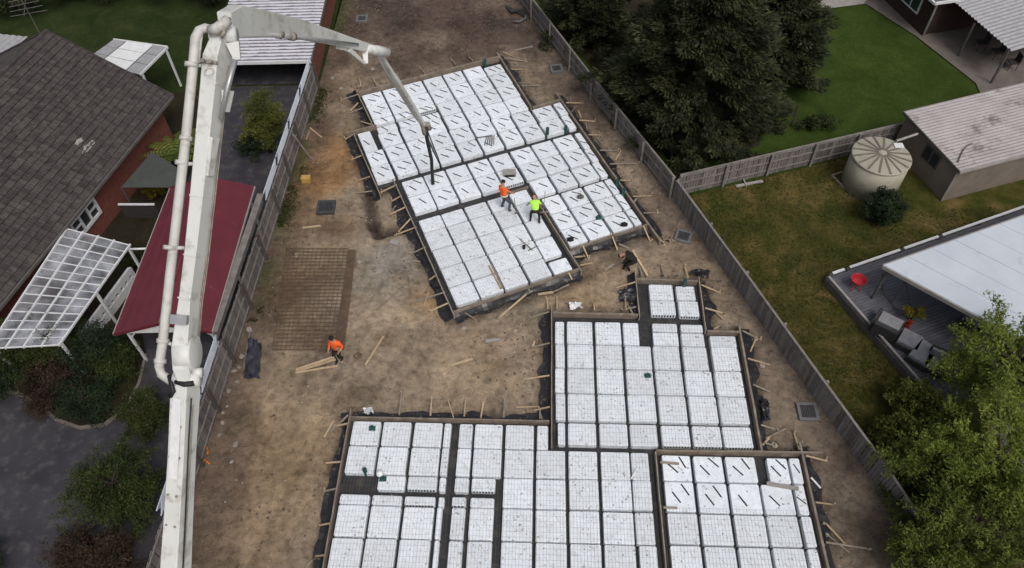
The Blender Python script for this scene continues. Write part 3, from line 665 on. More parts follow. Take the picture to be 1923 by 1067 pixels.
BR = [  # braces: (outer px, inner px at the board)
 ((640,188),(673,178)),((650,215),(682,203)),((678,228),(703,237)),((648,262),(666,252)),((660,299.7),(679,293)),((668.4,340),(695.6,332.5)),
 ((714.4,361.5),(746,347.5)),((735,378.4),(754.7,368)),((730,403.7),(764,388.7)),((748,435.6),(773.4,409.3)),((740.6,442),(782.8,427)),((771,477),(799.6,464.6)),
 ((805.8,526),(821,516.5)),((779,567),(836.7,549)),((805.8,585),(842,570)),((865.7,589.7),(860.6,577)),((907,578),(900,563)),((995.6,550),(990,536)),((1074,525),(1067,511)),
 ((1106,487),(1094,461.7)),((1159.7,470),(1147,437.8)),((1221.5,454.7),(1207.5,423.7)),((1249.7,461.7),(1220,426)),((1099,481),(1078,484)),((1117.5,492.6),(1088,499.7)),
 ((700,147),(708,161)),((676,153),(678,163)),((790,128),(797,137)),((848,112),(856,122)),((880,107),(888,115)),
 ((991.8,116.4),(946,109)),((990.5,130.8),(959,130.8)),((1016.8,161),(978.7,161)),((1095.5,193.8),(1062.7,193.8)),((1117.8,228),(1087.6,226.6)),((1128.3,254),(1104.7,254)),
 ((1162.4,283),(1125.7,283)),((1201.8,306.7),(1144,309)),((1186.4,339.4),(1164,339.4)),((1224,367.5),(1188,370)),((1238.4,399.8),(1207.5,401)),
 ((991.8,597.8),(1032,586)),((993.5,653.5),(1033,645)),((983.4,712.5),(1033,705.8)),((998.6,771.6),(1033,764.8)),((1027,561),(1029,581)),((1045.8,557.4),(1046.5,581)),((1115,570),(1116.6,582.7)),
 ((1174,559),(1175.7,583)),((1167,582.7),(1195,577)),((1157,540.5),(1194,530.4)),((1201,500),(1206,522)),((1241.5,501.7),(1250,523)),((1285.3,500),(1292,523)),
 ((1352.8,550.6),(1316,535.4)),((1361,589.4),(1323,579)),((1349.4,613),(1341,619)),((1430.4,640),(1393,621.5)),((1445.6,685.6),(1403,673.8)),((1445.6,736),(1413,722.7)),((1462.5,808.7),(1428,798.6)),((1457.4,839),(1435,832)),
 ((1490,811),(1501,845)),((1553.8,866),(1512,856.6)),((1566,948),(1530,944)),((1638,1032),(1549,1019)),
 ((754,736),(750,781)),((811,744.4),(808.4,782)),((874.4,747.6),(872,783)),((947.6,747.6),(946,785)),((1014,768.8),(1014,787)),
 ((627,800.7),(653,796.4)),((612.5,869.6),(641.8,868)),((607.6,923),(632,918.4)),((599.5,986.7),(620.7,983.5)),((592,1045),(612,1043))]
for o_, i_ in BR:
    pi = U(*i_, .26); po = U(*o_, .03); best = None
    for B in BOARDS:
        ab = (B['b'] - B['a'])[:2]; t = np.clip(((pi - B['a'])[:2] @ ab) / (ab @ ab), 0, 1); dd = np.linalg.norm((pi - B['a'])[:2] - t * ab)
        if best is None or dd < best[0]: best = (dd, B)
    best[1]['br'].append((po, pi))
for B in BOARDS:
    a, b = B['a'], B['b']; L = np.linalg.norm(b - a); t = thing('formwork_board', B['label'], 'formwork', tuple((a + b) / 2), 'timber formwork around the slabs')
    d = (b - a) / L; n = A((-d[1], d[0], 0)); mb = MB(); K = max(2, int(L / .6)); pts = []
    for i in range(K + 1): pts.append(a + (b - a) * i / K + n * random.uniform(-.008, .008) + A((0, 0, (B['z0'] + B['z1']) / 2 + random.uniform(-.006, .006))))
    mb.path(pts, [(B['th'], B['z1'] - B['z0'])] * (K + 1), (0, 0, 1)); part(t, 'board', mb, B['mat'])
    for po, pi in B['br']:
        dd = po - pi; q = pi + dd * .02
        mb = MB(); ln = np.linalg.norm(dd); mb.beam(q + A((0, 0, .03)), po + A((0, 0, .0)), .06, .04); part(t, 'brace', mb, random.choice(['pine', 'pine', 'pine_grey']))
        if ln > .5 and random.random() < .75:
            mb = MB(); s_ = pi + dd * .93; lean = A((random.uniform(-.08, .08), random.uniform(-.08, .08), 0)); mb.beam(s_ + A((0, 0, -.15)) , A((s_[0], s_[1], .22)) + lean, .045, .045); part(t, 'peg', mb, 'pine')
    for _ in range(int(L / 2.2)):   # offcuts left lying along the board
        mid = a + (b - a) * random.random(); n2 = n if sdist(A([mid[0] + n[0] * .4]), A([mid[1] + n[1] * .4]))[0] > 0 else -n
        q = mid + n2 * random.uniform(.25, .8)
        if sdist(A([q[0]]), A([q[1]]))[0] < .12: continue
        an = random.uniform(0, math.pi); dd = A((math.cos(an), math.sin(an), 0)) * random.uniform(.15, .5); mb = MB(); mb.beam(q - dd + A((0, 0, .05)), q + dd + A((0, 0, .06)), random.uniform(.04, .09), .03); part(t, 'offcut', mb, random.choice(['pine', 'pine_grey', 'form_timber']))
    if B['skirt']:   # crumpled membrane lapping out from under the board
        sgn = {1: -1, 2: 1}[B['skirt']]
        mid = (a + b) / 2
        if sdist(A([mid[0] + n[0] * .2]), A([mid[1] + n[1] * .2]))[0] < 0: n = -n
        mb = MB(); m_ = max(4, int(L / .22)); prev = None
        for i in range(m_ + 1):
            p = a + (b - a) * i / m_; wdt = .16 + .62 * vnoise(A([p[0] * 2.0]), A([p[1] * 2.0]), 77, 3, .6)[0] ** 1.5
            row = [p + n * (B['th'] / 2 + .01) + A((0, 0, .16))] + [p + n * (B['th'] / 2 + .015 + wdt * f) + A((0, 0, zz + random.uniform(-.02, .035))) for f, zz in ((.25, .03), (.6, -.01), (1.0, .0))]
            if prev is not None:
                for q in range(3): mb.add([prev[q], prev[q + 1], row[q + 1], row[q]], [(0, 1, 2, 3)])
            prev = row
        part(t, 'plastic_skirt', mb, 'black_plastic', True)
# ------------------------------------------------------------------ fences
_pal = {}
def paling_mesh(w, h, th=.018):
    k_ = (round(w, 3), round(h, 2))
    if k_ not in _pal:
        mb = MB(); mb.abox(-w / 2, w / 2, -th / 2, th / 2, 0, h); _pal[k_] = mb.mesh('paling', 'paling')
    return _pal[k_]
def fence(label, pts, h, side, lattice=None, pitch=.125, rails=(.3, .85, 1.3), cap=False, capmat='rail', postmat='rail'):
    """pts: ground polyline; side=+1 puts rails left of the run"""
    t = thing('paling_fence', label, 'fence', (pts[0][0], pts[0][1], 0))
    carry = 0.0
    for (p, q) in zip(pts[:-1], pts[1:]):
        p, q = A((p[0], p[1], 0.)), A((q[0], q[1], 0.)); L = np.linalg.norm(q - p); d = (q - p) / L; n = A((-d[1], d[0], 0)) * side; ang = math.atan2(d[1], d[0])
        s = carry
        while s < L:
            c = p + d * s; hh = round(h + random.choice([-.03, -.01, 0, 0, .01, .02]), 2)
            o = new('paling', paling_mesh(pitch - .026 + random.choice([0, .006]), hh), t); o.location = tuple(c + n * random.uniform(-.006, .006) - A(t.location) + A((0, 0, -.03))); o.rotation_euler = (random.uniform(-.012, .012), random.uniform(-.014, .014), ang); s += pitch
        carry = s - L
        for z in rails:
            mb = MB(); mb.beam(p + n * .032 + A((0, 0, z)), q + n * .032 + A((0, 0, z)), .04, .075); part(t, 'rail', mb, 'rail')
        m_ = max(1, int(round(L / 2.6)))
        for i in range(m_ + 1):
            if i == 0 and p is not A(pts[0]) and not np.allclose(p[:2], pts[0][:2]): continue
            c = p + (q - p) * i / m_ + n * .11; mb = MB(); mb.abox(c[0] - .055, c[0] + .055, c[1] - .055, c[1] + .055, -.2, h + .06); part(t, 'post', mb, postmat)
        if cap:
            mb = MB(); mb.beam(p + A((0, 0, h + .035)), q + A((0, 0, h + .035)), .10, .03); part(t, 'capping', mb, capmat)
    return t
fence('long grey paling fence along the right edge of the building site', [(rfx(y), y) for y in (51, 43.5, 35.6, 27.6)], 1.36, -1, pitch=.155, cap=True)
fence('weathered paling fence between the site and the dry lawn', [(rfx(y), y) for y in (27.45, 21.6, 16, 12.6, 3.5)], 1.34, 1, pitch=.15, cap=True)
t2 = fence('grey paling fence between the green lawn and the dry lawn', [(8.25, 27.8), (20.1, 31.25)], 1.36, -1, pitch=.15, cap=True)
tl = fence('grey paling fence along the left edge of the building site', [(lfx(y), y) for y in (36.9, 27, 18.4, 9, 3)], 1.72, 1, pitch=.18, rails=(.25, .95, 1.6), postmat='post_dark')
# lattice and solid screens on top of the left fence
def lattice(y0, y1):
    p, q = A((lfx(y0) - .03, y0, 0)), A((lfx(y1) - .03, y1, 0)); d = (q - p) / np.linalg.norm(q - p); L = np.linalg.norm(q - p)
    mb = MB(); z0, z1 = 1.78, 2.2
    for z in (z0, z1): mb.beam(p + A((0, 0, z)), q + A((0, 0, z)), .035, .045)
    s = 0
    while s < L - .42:
        for sg, off in ((1, 0), (-1, .012)):
            a = p + d * (s if sg > 0 else s + .42); b = p + d * (s + .42 if sg > 0 else s); nn = A((off, 0, 0)); mb.beam(a + nn + A((0, 0, z0)), b + nn + A((0, 0, z1)), .008, .032, upv=(1, 0, 0))
        s += .058
    part(tl, 'lattice_panel', mb, 'lattice')
for a, b in ((36.8, 34.2), (34.1, 31.5), (31.4, 28.8), (28.7, 26.3), (18.3, 15.9), (15.8, 13.4), (13.3, 11.0)): lattice(a, b)
mb = MB(); p, q = A((lfx(26.2) - .06, 26.2, 0)), A((lfx(18.4) - .06, 18.4, 0)); mb.beam(p + A((-.05, 0, 2.02)), q + A((-.05, 0, 2.02)), .03, .5); part(tl, 'screen_board', mb, 'paling')
mb = MB(); mb.beam(p + A((-.05, 0, 2.29)), q + A((-.05, 0, 2.29)), .30, .03); part(tl, 'capping', mb, 'rail')
for y in (31.2,):      # leaning props on the site side
    mb = MB(); b0 = A((lfx(y) + .85, y - .25, .0)); mb.beam(b0, A((lfx(y) + .12, y + .05, 1.55)), .05, .09); part(tl, 'prop', mb, 'rail')

# ------------------------------------------------------------------ tiled brick house, left
E1 = A((-17.31, 33.22)); ed = A((-.2532, -.9674)); pn = A((-.9674, .2532)); EZ, RISE, RUN = 2.6, 2.95, 5.75; LEN = 21.0
H = thing('brick_house', 'brick house with dark tiled gable roof at the left edge', 'house', (E1[0] + ed[0] * 9 + pn[0] * 5, E1[1] + ed[1] * 9 + pn[1] * 5, 0))
def hp(s, r, z): q = E1 + ed * s + pn * r; return A((q[0], q[1], z))
mb = MB()                                    # walls (eave overhang .5)
q = [hp(.55, .5, 0), hp(LEN, .5, 0), hp(LEN, 2 * RUN - .5, 0), hp(.55, 2 * RUN - .5, 0)]
mb.prism([w[:2] for w in q][::-1], -.02, 2.55)
mb.add([hp(.55, .5, 2.5), hp(.55, 2 * RUN - .5, 2.5), hp(.55, RUN, EZ + RISE - .25), hp(.75, .5, 2.5), hp(.75, 2 * RUN - .5, 2.5), hp(.75, RUN, EZ + RISE - .25)], [(0, 1, 2), (5, 4, 3), (0, 2, 5, 3), (1, 4, 5, 2)])
part(H, 'wall', mb, 'brick')
rf = MB()
for sgn in (0, 1):
    r0 = 0 if sgn == 0 else 2 * RUN
    rf.sheet(hp(0, r0, EZ), hp(LEN, r0, EZ), hp(LEN, RUN, EZ + RISE), hp(0, RUN, EZ + RISE), .08)
roof = part(H, 'roof', rf, 'roof_tile')
mb = MB(); mb.beam(hp(-.02, -.06, EZ - .04), hp(LEN, -.06, EZ - .04), .14, .13); sub(roof, 'gutter', mb, 'gutter')
mb = MB(); mb.beam(hp(-.03, -.1, EZ + .0), hp(-.03, RUN, EZ + RISE + .02), .10, .10); mb.beam(hp(-.03, 2 * RUN + .1, EZ), hp(-.03, RUN, EZ + RISE + .02), .10, .10); sub(roof, 'barge_capping', mb, 'roof_tile')
mb = MB(); mb.tube([hp(-.05, RUN, EZ + RISE + .02), hp(LEN, RUN, EZ + RISE + .02)], .11, 8); sub(roof, 'ridge_capping', mb, 'roof_tile')
SL = math.hypot(RUN, RISE); su = A((pn[0] * RUN, pn[1] * RUN, RISE)) / SL; e3 = A((ed[0], ed[1], 0)); nn = np.cross(su, e3); nn = nn if nn[2] > 0 else -nn
nC = int(SL / .335); nT = int(LEN / .305)
tm = MB()                                    # one concrete tile: curved pan with a raised roll
prof = [(-.152, .012), (-.11, .030), (-.07, .012), (.0, .006), (.07, .012), (.152, .016)]
vs = []
for y_, lift in ((-.19, .060), (.19, .0)): vs += [(x_, y_, z_ + lift) for x_, z_ in prof]
vs += [(-.152, -.19, .0), (.152, -.19, .0)]
tm.add(vs, [(i, i + 1, i + 7, i + 6) for i in range(5)] + [(12, 13, 5, 4, 3, 2, 1, 0)]); TILE = tm.mesh('roof_tile', 'roof_tile')
Rm = Matrix(((-e3[0], su[0], nn[0]), (-e3[1], su[1], nn[1]), (-e3[2], su[2], nn[2]))).to_quaternion()
if Matrix(((-e3[0], su[0], nn[0]), (-e3[1], su[1], nn[1]), (-e3[2], su[2], nn[2]))).determinant() < 0:
    Rm = Matrix(((e3[0], su[0], nn[0]), (e3[1], su[1], nn[1]), (e3[2], su[2], nn[2]))).to_quaternion()
def pix(X):
    x, y, z = X[0], X[1], X[2] - CAMH; Zc = y * math.cos(PITCH) - z * math.sin(PITCH); Yc = y * math.sin(PITCH) + z * math.cos(PITCH)
    u = x / Zc * FPX; v = -Yc / Zc * FPX; return IW / 2 + u * cr - v * sr, IH / 2 + u * sr + v * cr, Zc
cand = []
for c in range(nC):
    for t_ in range(nT):
        p = hp(.15 + t_ * .305, 0, EZ) + su * (.19 + c * .335) + nn * .012; px, py, Zc = pix(p); cand.append((0 if (-20 < px < 1940 and -20 < py < 1090) else 1, Zc, p))
cand.sort(key=lambda q: q[:2]); rest = MB()
for i, (vis, Zc, p) in enumerate(cand):
    jz = Quaternion((0, 0, 1), random.uniform(-.02, .02)); q_ = Rm @ jz @ Quaternion((1, 0, 0), random.uniform(-.012, .012))
    if i < 300:
        o = new('roof_tile', TILE, roof, loc=tuple(p)); o.rotation_mode = 'QUATERNION'; o.rotation_quaternion = q_
    else:
        R3 = np.array(q_.to_matrix()); rest.add([R3 @ A(v) + p for v in tm.v], tm.f)
o = sub(roof, 'roof_tiles', rest, 'roof_tile'); o['kind'] = 'stuff'
# pale mortar smear on the tiles
for px, py, rx, ry in ((148, 268, .26, .12), (163, 281, .32, .16), (171, 270, .2, .12)):
    D_ = ray(px, py); pl = hp(0, 0, EZ); tt = ((pl - A((0, 0, CAMH))) @ nn) / (D_ @ nn); c = A((0, 0, CAMH)) + D_ * tt + nn * .06; mb = MB(); aa = [c + e3 * rx * math.cos(a_) * random.uniform(.6, 1.2) + su * ry * math.sin(a_) * random.uniform(.6, 1.2) + nn * .012 for a_ in np.linspace(0, 2 * math.pi, 12)[:-1]]
    mb.add(aa + [q - nn * .05 for q in aa], [tuple(range(11)), tuple(range(11, 22))[::-1]] + [(i, 11 + i, 11 + (i + 1) % 11, (i + 1) % 11) for i in range(11)]); sub(roof, 'mortar_patch', mb, 'concrete_light')
# windows in the brick wall under the eave
for s0, s1 in ((7.0, 8.9),):
    w = thing if False else None
    mb = MB()
    for a_, b_, z0, z1 in ((s0, s1, .98, 1.12), (s0, s1, 1.9, 2.02), (s0, s0 + .12, 1.12, 1.9), (s1 - .12, s1, 1.12, 1.9), (s0 + .62, s0 + .72, 1.12, 1.9), (s0 + 1.2, s0 + 1.3, 1.12, 1.9), (s0 + .12, s0 + .62, 1.5, 1.55), (s0 + 1.3, s1 - .12, 1.5, 1.55)):
        mb.box(hp((a_ + b_) / 2, .47, (z0 + z1) / 2), e3, (pn[0], pn[1], 0), (0, 0, 1), (b_ - a_) / 2, .09, (z1 - z0) / 2)
    wf = part(H, 'window', mb, 'white_paint')
    mb = MB(); mb.box(hp((s0 + s1) / 2, .485, 1.55), e3, (pn[0], pn[1], 0), (0, 0, 1), (s1 - s0) / 2 - .05, .02, .5); sub(wf, 'pane', mb, 'dark_glass')
# white translucent patio roof with a grid of rafters
PR = thing('patio_roof', 'clear sheet patio roof with white grid frame beside the tiled house', 'patio roof', tuple(U(120, 560)))
c00, c10, c11, c01 = U(126, 430, 2.48), U(244, 461, 2.30), U(112, 648, 2.30), U(-22, 655, 2.48)
lerp = lambda a, b, t: a + (b - a) * t
bil = lambda u_, v_: lerp(lerp(c00, c10, u_), lerp(c01, c11, u_), v_)
for i in range(4):
    for j in range(7):
        mb = MB(); mb.sheet(bil(i / 4 + .006, j / 7 + .004), bil((i + 1) / 4 - .006, j / 7 + .004), bil((i + 1) / 4 - .006, (j + 1) / 7 - .004), bil(i / 4 + .006, (j + 1) / 7 - .004), .012); part(PR, 'roof_sheet', mb, 'polycarbonate')
for i in range(5):
    mb = MB(); mb.beam(bil(i / 4, -.01) + A((0, 0, .015)), bil(i / 4, 1.01) + A((0, 0, .015)), .06, .09); part(PR, 'rafter', mb, 'white_paint')
for j in range(15):
    mb = MB(); mb.beam(bil(-.01, j / 14) + A((0, 0, -.0)), bil(1.01, j / 14) + A((0, 0, 0)), .045 if j % 2 == 0 else .02, .05); part(PR, 'batten', mb, 'white_paint')
for v_ in (.02, .5, .98):
    g = bil(.99, v_); mb = MB(); mb.abox(g[0] - .05, g[0] + .05, g[1] - .05, g[1] + .05, 0, g[2] - .05); part(PR, 'post', mb, 'white_paint')
for v_ in (.02, .98):
    g = bil(.03, v_); mb = MB(); mb.abox(g[0] - .05, g[0] + .05, g[1] - .05, g[1] + .05, 0, g[2] - .05); part(PR, 'post', mb, 'white_paint')
# white slotted balustrade in front of it
b0, b1 = U(243, 505, .9), U(143, 640, .9); d = (b1 - b0); L = np.linalg.norm(d); d /= L
BA = thing('balustrade', 'white slotted balustrade wall along the patio edge', 'balustrade', (b0[0], b0[1], 0))
for z0, z1 in ((.02, .46), (.66, .98)):
    mb = MB(); mb.beam(A((b0[0], b0[1], (z0 + z1) / 2)), A((b1[0], b1[1], (z0 + z1) / 2)), .12, z1 - z0); part(BA, 'rail', mb, 'white_paint')
s = 0
while s < L:
    c = b0 + d * s; mb = MB(); mb.box((c[0], c[1], .46), d, (-d[1], d[0], 0), (0, 0, 1), .10, .045, .45); part(BA, 'baluster', mb, 'white_paint'); s += .36
mb = MB(); c = U(180, 600, .0); mb.beam((c[0], c[1], 0), (c[0] - .1, c[1], 2.25), .12, .12); one('timber_post', mb, 'brick_dark', 'dark red brown timber post in front of the white balustrade', 'post')
mb = MB(); a_, b_ = U(243, 468, 2.15), U(280, 467, 2.2); mb.tube([a_, b_], .05, 8); mb.tube([b_, A((b_[0], b_[1], 0))], .03, 6); one('downpipe', mb, 'white_paint', 'white pipe between the patio roof and the red carport', 'pipe', smooth=True)

# ------------------------------------------------------------------ red carport
CP = thing('carport', 'carport with red sheet metal gable roof beside the left fence', 'carport', (-13.8, 22.5, 0))
yl0, yl1 = 18.35, 26.65; xl, xm, xr = -15.88, -13.85, -11.98; ze, zr = 2.36, 3.0
mb = MB(); mb.corr((xl, yl0, ze), (xl + .12, yl1, ze), (xm + .12, yl1, zr), (xm, yl0, zr), .5, .006) ; part(CP, 'roof_sheet', mb, 'red_metal')
mb = MB(); mb.corr((xr, yl0, ze), (xr + .12, yl1, ze), (xm + .12, yl1, zr), (xm, yl0, zr), .5, .006); part(CP, 'roof_sheet', mb, 'red_metal')
mb = MB(); mb.tube([(xm, yl0 - .02, zr + .012), (xm + .12, yl1 + .02, zr + .012)], .06, 8); part(CP, 'ridge_cap', mb, 'red_metal', True)
for yy in (yl0, yl1):
    mb = MB(); mb.beam((xl, yy, ze - .06), (xm, yy, zr - .06), .03, .14); mb.beam((xr, yy, ze - .06), (xm, yy, zr - .06), .03, .14); part(CP, 'fascia', mb, 'red_metal')
for xx in (xl, xr):
    mb = MB(); mb.beam((xx, yl0, ze - .05), (xx + .12, yl1, ze - .05), .09, .11); part(CP, 'gutter', mb, 'concrete_light')
mb = MB(); mb.add([(xl + .2, yl0 + .05, ze - .05), (xr - .2, yl0 + .05, ze - .05), (xm, yl0 + .05, zr - .12), (xl + .2, yl0 + .09, ze - .05), (xr - .2, yl0 + .09, ze - .05), (xm, yl0 + .09, zr - .12)], [(0, 1, 2), (5, 4, 3), (0, 3, 4, 1), (1, 4, 5, 2), (2, 5, 3, 0)]); part(CP, 'gable_panel', mb, 'white_paint')
for xx in (xl + .35, xr - .2):
    for yy in (yl0 + .3, 22.5, yl1 - .3):
        mb = MB(); mb.abox(xx - .05, xx + .05, yy - .05, yy + .05, -.02, ze); part(CP, 'post', mb, 'white_paint')
        mb = MB(); mb.beam((xx, yy, ze - .7), (xx + (.5 if xx < xm else -.5), yy, ze - .05), .04, .06); part(CP, 'knee_brace', mb, 'white_paint')
mb = MB(); mb.abox(-15.3, -13.7, 19.4, 20.5, 0.01, .8); mb.abox(-15.2, -14.2, 19.5, 20.4, .8, 1.15); one('storage_crate', mb, 'wicker', 'dark covered crate under the red carport', 'crate')

# ------------------------------------------------------------------ garage behind the driveway
GA = thing('garage', 'open garage with stained corrugated roof at top left', 'garage', (-13.3, 41, 0))
gx0, gx1, gy0, gy1, gz = -16.1, -10.95, 37.4, 48.0, 2.05
for a in ((gx0, gx0 + .15, gy0, gy1), (gx1 - .22, gx1, gy0, gy1), (gx0 + .152, gx1 - .222, gy1 - .15, gy1)):
    mb = MB(); mb.abox(*a, -.05, gz); part(GA, 'wall', mb, 'brick' if a[0] > -12 else 'brick_dark')
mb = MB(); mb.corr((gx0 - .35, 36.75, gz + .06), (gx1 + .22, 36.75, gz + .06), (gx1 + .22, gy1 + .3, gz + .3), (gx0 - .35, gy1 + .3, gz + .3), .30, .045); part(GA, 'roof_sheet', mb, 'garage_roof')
mb = MB(); mb.abox(gx0 - .35, gx1 + .2, 36.66, 36.745, gz - .08, gz + .1); part(GA, 'gutter', mb, 'white_paint')
mb = MB(); mb.abox(gx0 + .16, gx1 - .23, gy0 + .1, gy1 - .16, .03, .06); part(GA, 'floor', mb, 'asphalt')
mb = MB(); mb.abox(gx1 + .19, gx1 + .26, 36.7, gy1 + .3, gz - .05, gz + .12); part(GA, 'barge_board', mb, 'gutter')
# small white-panelled lean-to by the tiled house
c00, c10, c11, c01 = U(213, 74, 2.5), U(314, 88, 2.5), U(262, 140, 2.5), U(160, 112, 2.5)
LT = thing('patio_cover', 'small white sheeted patio cover behind the tiled roof', 'patio cover', tuple(U(290, 170)))
bil = lambda u_, v_: lerp(lerp(c00, c10, u_), lerp(c01, c11, u_), v_)
for (u0, u1, m_) in ((.0, .24, 'sheet_grey'), (.25, .74, 'white_plastic'), (.75, 1., 'sheet_grey')):
    if m_ == 'sheet_grey': mat('sheet_grey', lin(.33, .33, .34), lin(.25, .25, .26), 4, .5)
    for v0, v1 in ((0, .32), (.335, .66), (.675, 1)):
        mb = MB(); mb.sheet(bil(u0 + .005, v0), bil(u1 - .005, v0), bil(u1 - .005, v1), bil(u0 + .005, v1), .02); part(LT, 'roof_sheet', mb, m_)
mb = MB(); mb.beam(c10 + A((.02, 0, -.03)), c11 + A((.02, 0, -.03)), .07, .12); mb.beam(c00 + A((0, .02, -.03)), c10 + A((0, .02, -.03)), .07, .12); part(LT, 'edge_beam', mb, 'white_paint')
for a_ in (lerp(c10, c11, .06), lerp(c10, c11, .93), lerp(c00, c10, .06)):
    mb = MB(); mb.abox(a_[0] - .05, a_[0] + .05, a_[1] - .05, a_[1] + .05, -.02, 2.46); part(LT, 'post', mb, 'white_paint')
# grey annex roof at the far left
AN = thing('annex', 'pale grey metal roofed annex at the far top left corner', 'annex', (-31, 42, 0))
q = [U(-60, 58, 2.6), U(52, 69, 2.6), U(-8, 118, 2.6), U(-120, 108, 2.6)]
mb = MB(); mb.corr(q[0], q[3], q[2], q[1], .4, .02); part(AN, 'roof_sheet', mb, 'sheet_grey')
cq = sum(q) / 4
mb = MB(); mb.prism([tuple((cq + (w - cq) * .93)[:2]) for w in q][::-1], -.05, 2.52); part(AN, 'wall', mb, 'brick_dark')
# TV aerial at the gable end
mb = MB(); b0 = hp(.4, RUN, EZ + RISE - .05); mb.tube([b0, b0 + A((0, 0, 2.2))], .025, 6)
for i, z in enumerate((1.3, 1.55, 1.8, 2.05)): mb.tube([b0 + A((-.8 + .1 * i, -.25, z)), b0 + A((.8 - .1 * i, .25, z))], .016, 6)
mb.tube([b0 + A((-.3, .9, 1.7)), b0 + A((.3, -.9, 1.7))], .018, 6); one('television_aerial', mb, 'gutter', 'thin television aerial on the end of the tiled roof ridge', 'aerial')
# sail shade, raised planter and bench in the side passage
mb = MB(); q = [U(228, 352, 1.9), U(285, 285, 2.0), U(338, 318, 1.9), U(338, 352, 1.7)]
mb.sheet(*q, .015); mb.tube([q[3], A((q[3][0], q[3][1], 0))], .04, 6); mb.tube([q[0], A((q[0][0], q[0][1], 0))], .04, 6); one('shade_sail', mb, 'sail', 'grey green shade sail beside the brick wall', 'shade sail')
mb = MB(); a_ = U(222, 384, .95); b_ = U(290, 384, .95); mb.beam(a_, b_, .1, .06); mb.k = 1; mb.beam(a_ + A((0, .05, -.5)), b_ + A((0, .05, -.5)), .06, .9); one('garden_screen', mb, ['white_paint', 'wicker'], 'low dark screen with a white top rail in the side passage', 'screen')
if 0:
  mb = MB(); c = U(262, 422, 0); mb.abox(c[0] - .5, c[0] + .5, c[1] - .25, c[1] + .25, .38, .45); mb.abox(c[0] - .45, c[0] - .38, c[1] - .2, c[1] + .2, 0, .38); mb.abox(c[0] + .38, c[0] + .45, c[1] - .2, c[1] + .2, 0, .38); one('garden_bench', mb, 'form_timber', 'small timber bench in the passage beside the carport', 'bench')

# ------------------------------------------------------------------ right side buildings
SH = thing('shed', 'grey shed with ribbed metal roof behind the water tank', 'shed', (25, 30.5, 0))
s0, s1 = A((21.17, 27.03)), A((19.95, 30.9)); ax = A((4.66, 1.42)); ax = ax / np.linalg.norm(ax); sl_ = s1 - s0; LX = 11.0
zA = 2.08
w4 = [s0, s0 + ax * LX, s1 + ax * LX, s1]
mb = MB(); mb.prism([tuple(q) for q in w4], -.05, zA - .02); part(SH, 'wall', mb, 'shed_wall')
ov = .16; ys_ = sl_ / np.linalg.norm(sl_)
c00, c10 = s0 - ax * ov - ys_ * ov, s0 + ax * LX - ys_ * ov; c01, c11 = s1 - ax * ov + ys_ * ov, s1 + ax * LX + ys_ * ov
v3 = lambda q, z: A((q[0], q[1], z))
mb = MB(); mb.corr(v3(c00, zA + .03), v3(c10, zA + .03), v3(c11, zA + .22), v3(c01, zA + .22), .19, .03); rs = part(SH, 'roof_sheet', mb, 'shed_roof')
mb = MB(); mb.beam(v3(c00, zA), v3(c01, zA + .19), .05, .16); part(SH, 'barge_board', mb, 'gutter')
mb = MB(); mb.beam(v3(c00, zA - .02), v3(c10, zA - .02), .12, .12); part(SH, 'gutter', mb, 'concrete_light')
mb = MB(); mb.beam(v3(c01, zA + .2), v3(c11, zA + .2), .06, .12); part(SH, 'fascia', mb, 'concrete_light')
mb = MB(); cc = s0 + sl_ * .42; mb.box(v3(cc - ax * .01, 1.45), (ys_[0], ys_[1], 0), (ax[0], ax[1], 0), (0, 0, 1), .55, .03, .42); wn = part(SH, 'window', mb, 'gutter')
for o_ in (-.27, .27):
    mb = MB(); c2 = cc + ys_ * o_; mb.box(v3(c2 - ax * .035, 1.45), (ys_[0], ys_[1], 0), (ax[0], ax[1], 0), (0, 0, 1), .22, .015, .35); sub(wn, 'pane', mb, 'dark_glass')
mb = MB(); dp = s0 - ax * .05; mb.tube([v3(dp, zA - .05), v3(dp, .05)], .045, 6); part(SH, 'downpipe', mb, 'concrete_light')
mb = MB(); pts = [v3(s0 + ax * (.1 + 1.5 * t) + ys_ * (.35 + .9 * math.sin(t * 1.5)), zA + .12 + .02 * t) for t in np.linspace(0, 1, 8)]; mb.tube(pts, .03, 6); one('cable_conduit', mb, 'gutter', 'dark curved conduit lying on the shed roof', 'conduit')
# water tank
WT = thing('water_tank', 'round cream water tank with radial ribs on its lid', 'water tank', (17.95, 28.3, 0))
R = 1.36; mb = MB(); mb.lathe([(R, 0), (R, .9), (R, 1.86)], (17.95, 28.3, .01), 48); part(WT, 'wall', mb, 'tank', True)
mb = MB(); mb.lathe([(R + .03, 1.84), (R + .03, 1.90), (R - .02, 1.93), (.16, 2.09), (.14, 2.12)], (17.95, 28.3, .01), 48); ld = part(WT, 'lid', mb, 'tank')
for i in range(16):
    a_ = 2 * math.pi * i / 16; c = A((17.95, 28.3, 0)); dv = A((math.cos(a_), math.sin(a_), 0)); mb = MB(); mb.beam(c + dv * .2 + A((0, 0, 2.1)), c + dv * (R - .01) + A((0, 0, 1.955)), .085, .03); sub(ld, 'rib', mb, 'tank_rib')
mb = MB(); c = A((17.95, 28.3, 0)) + A((.95, .55, 0)); mb.abox(c[0] - .22, c[0] + .22, c[1] - .16, c[1] + .16, 1.98, 2.06); sub(ld, 'inlet_hatch', mb, 'white_paint')
mb = MB(); mb.tube([(18.9, 29.2, 2.02), (20.05, 29.6, 2.1)], .06, 8); part(WT, 'inlet_pipe', mb, 'concrete_light')
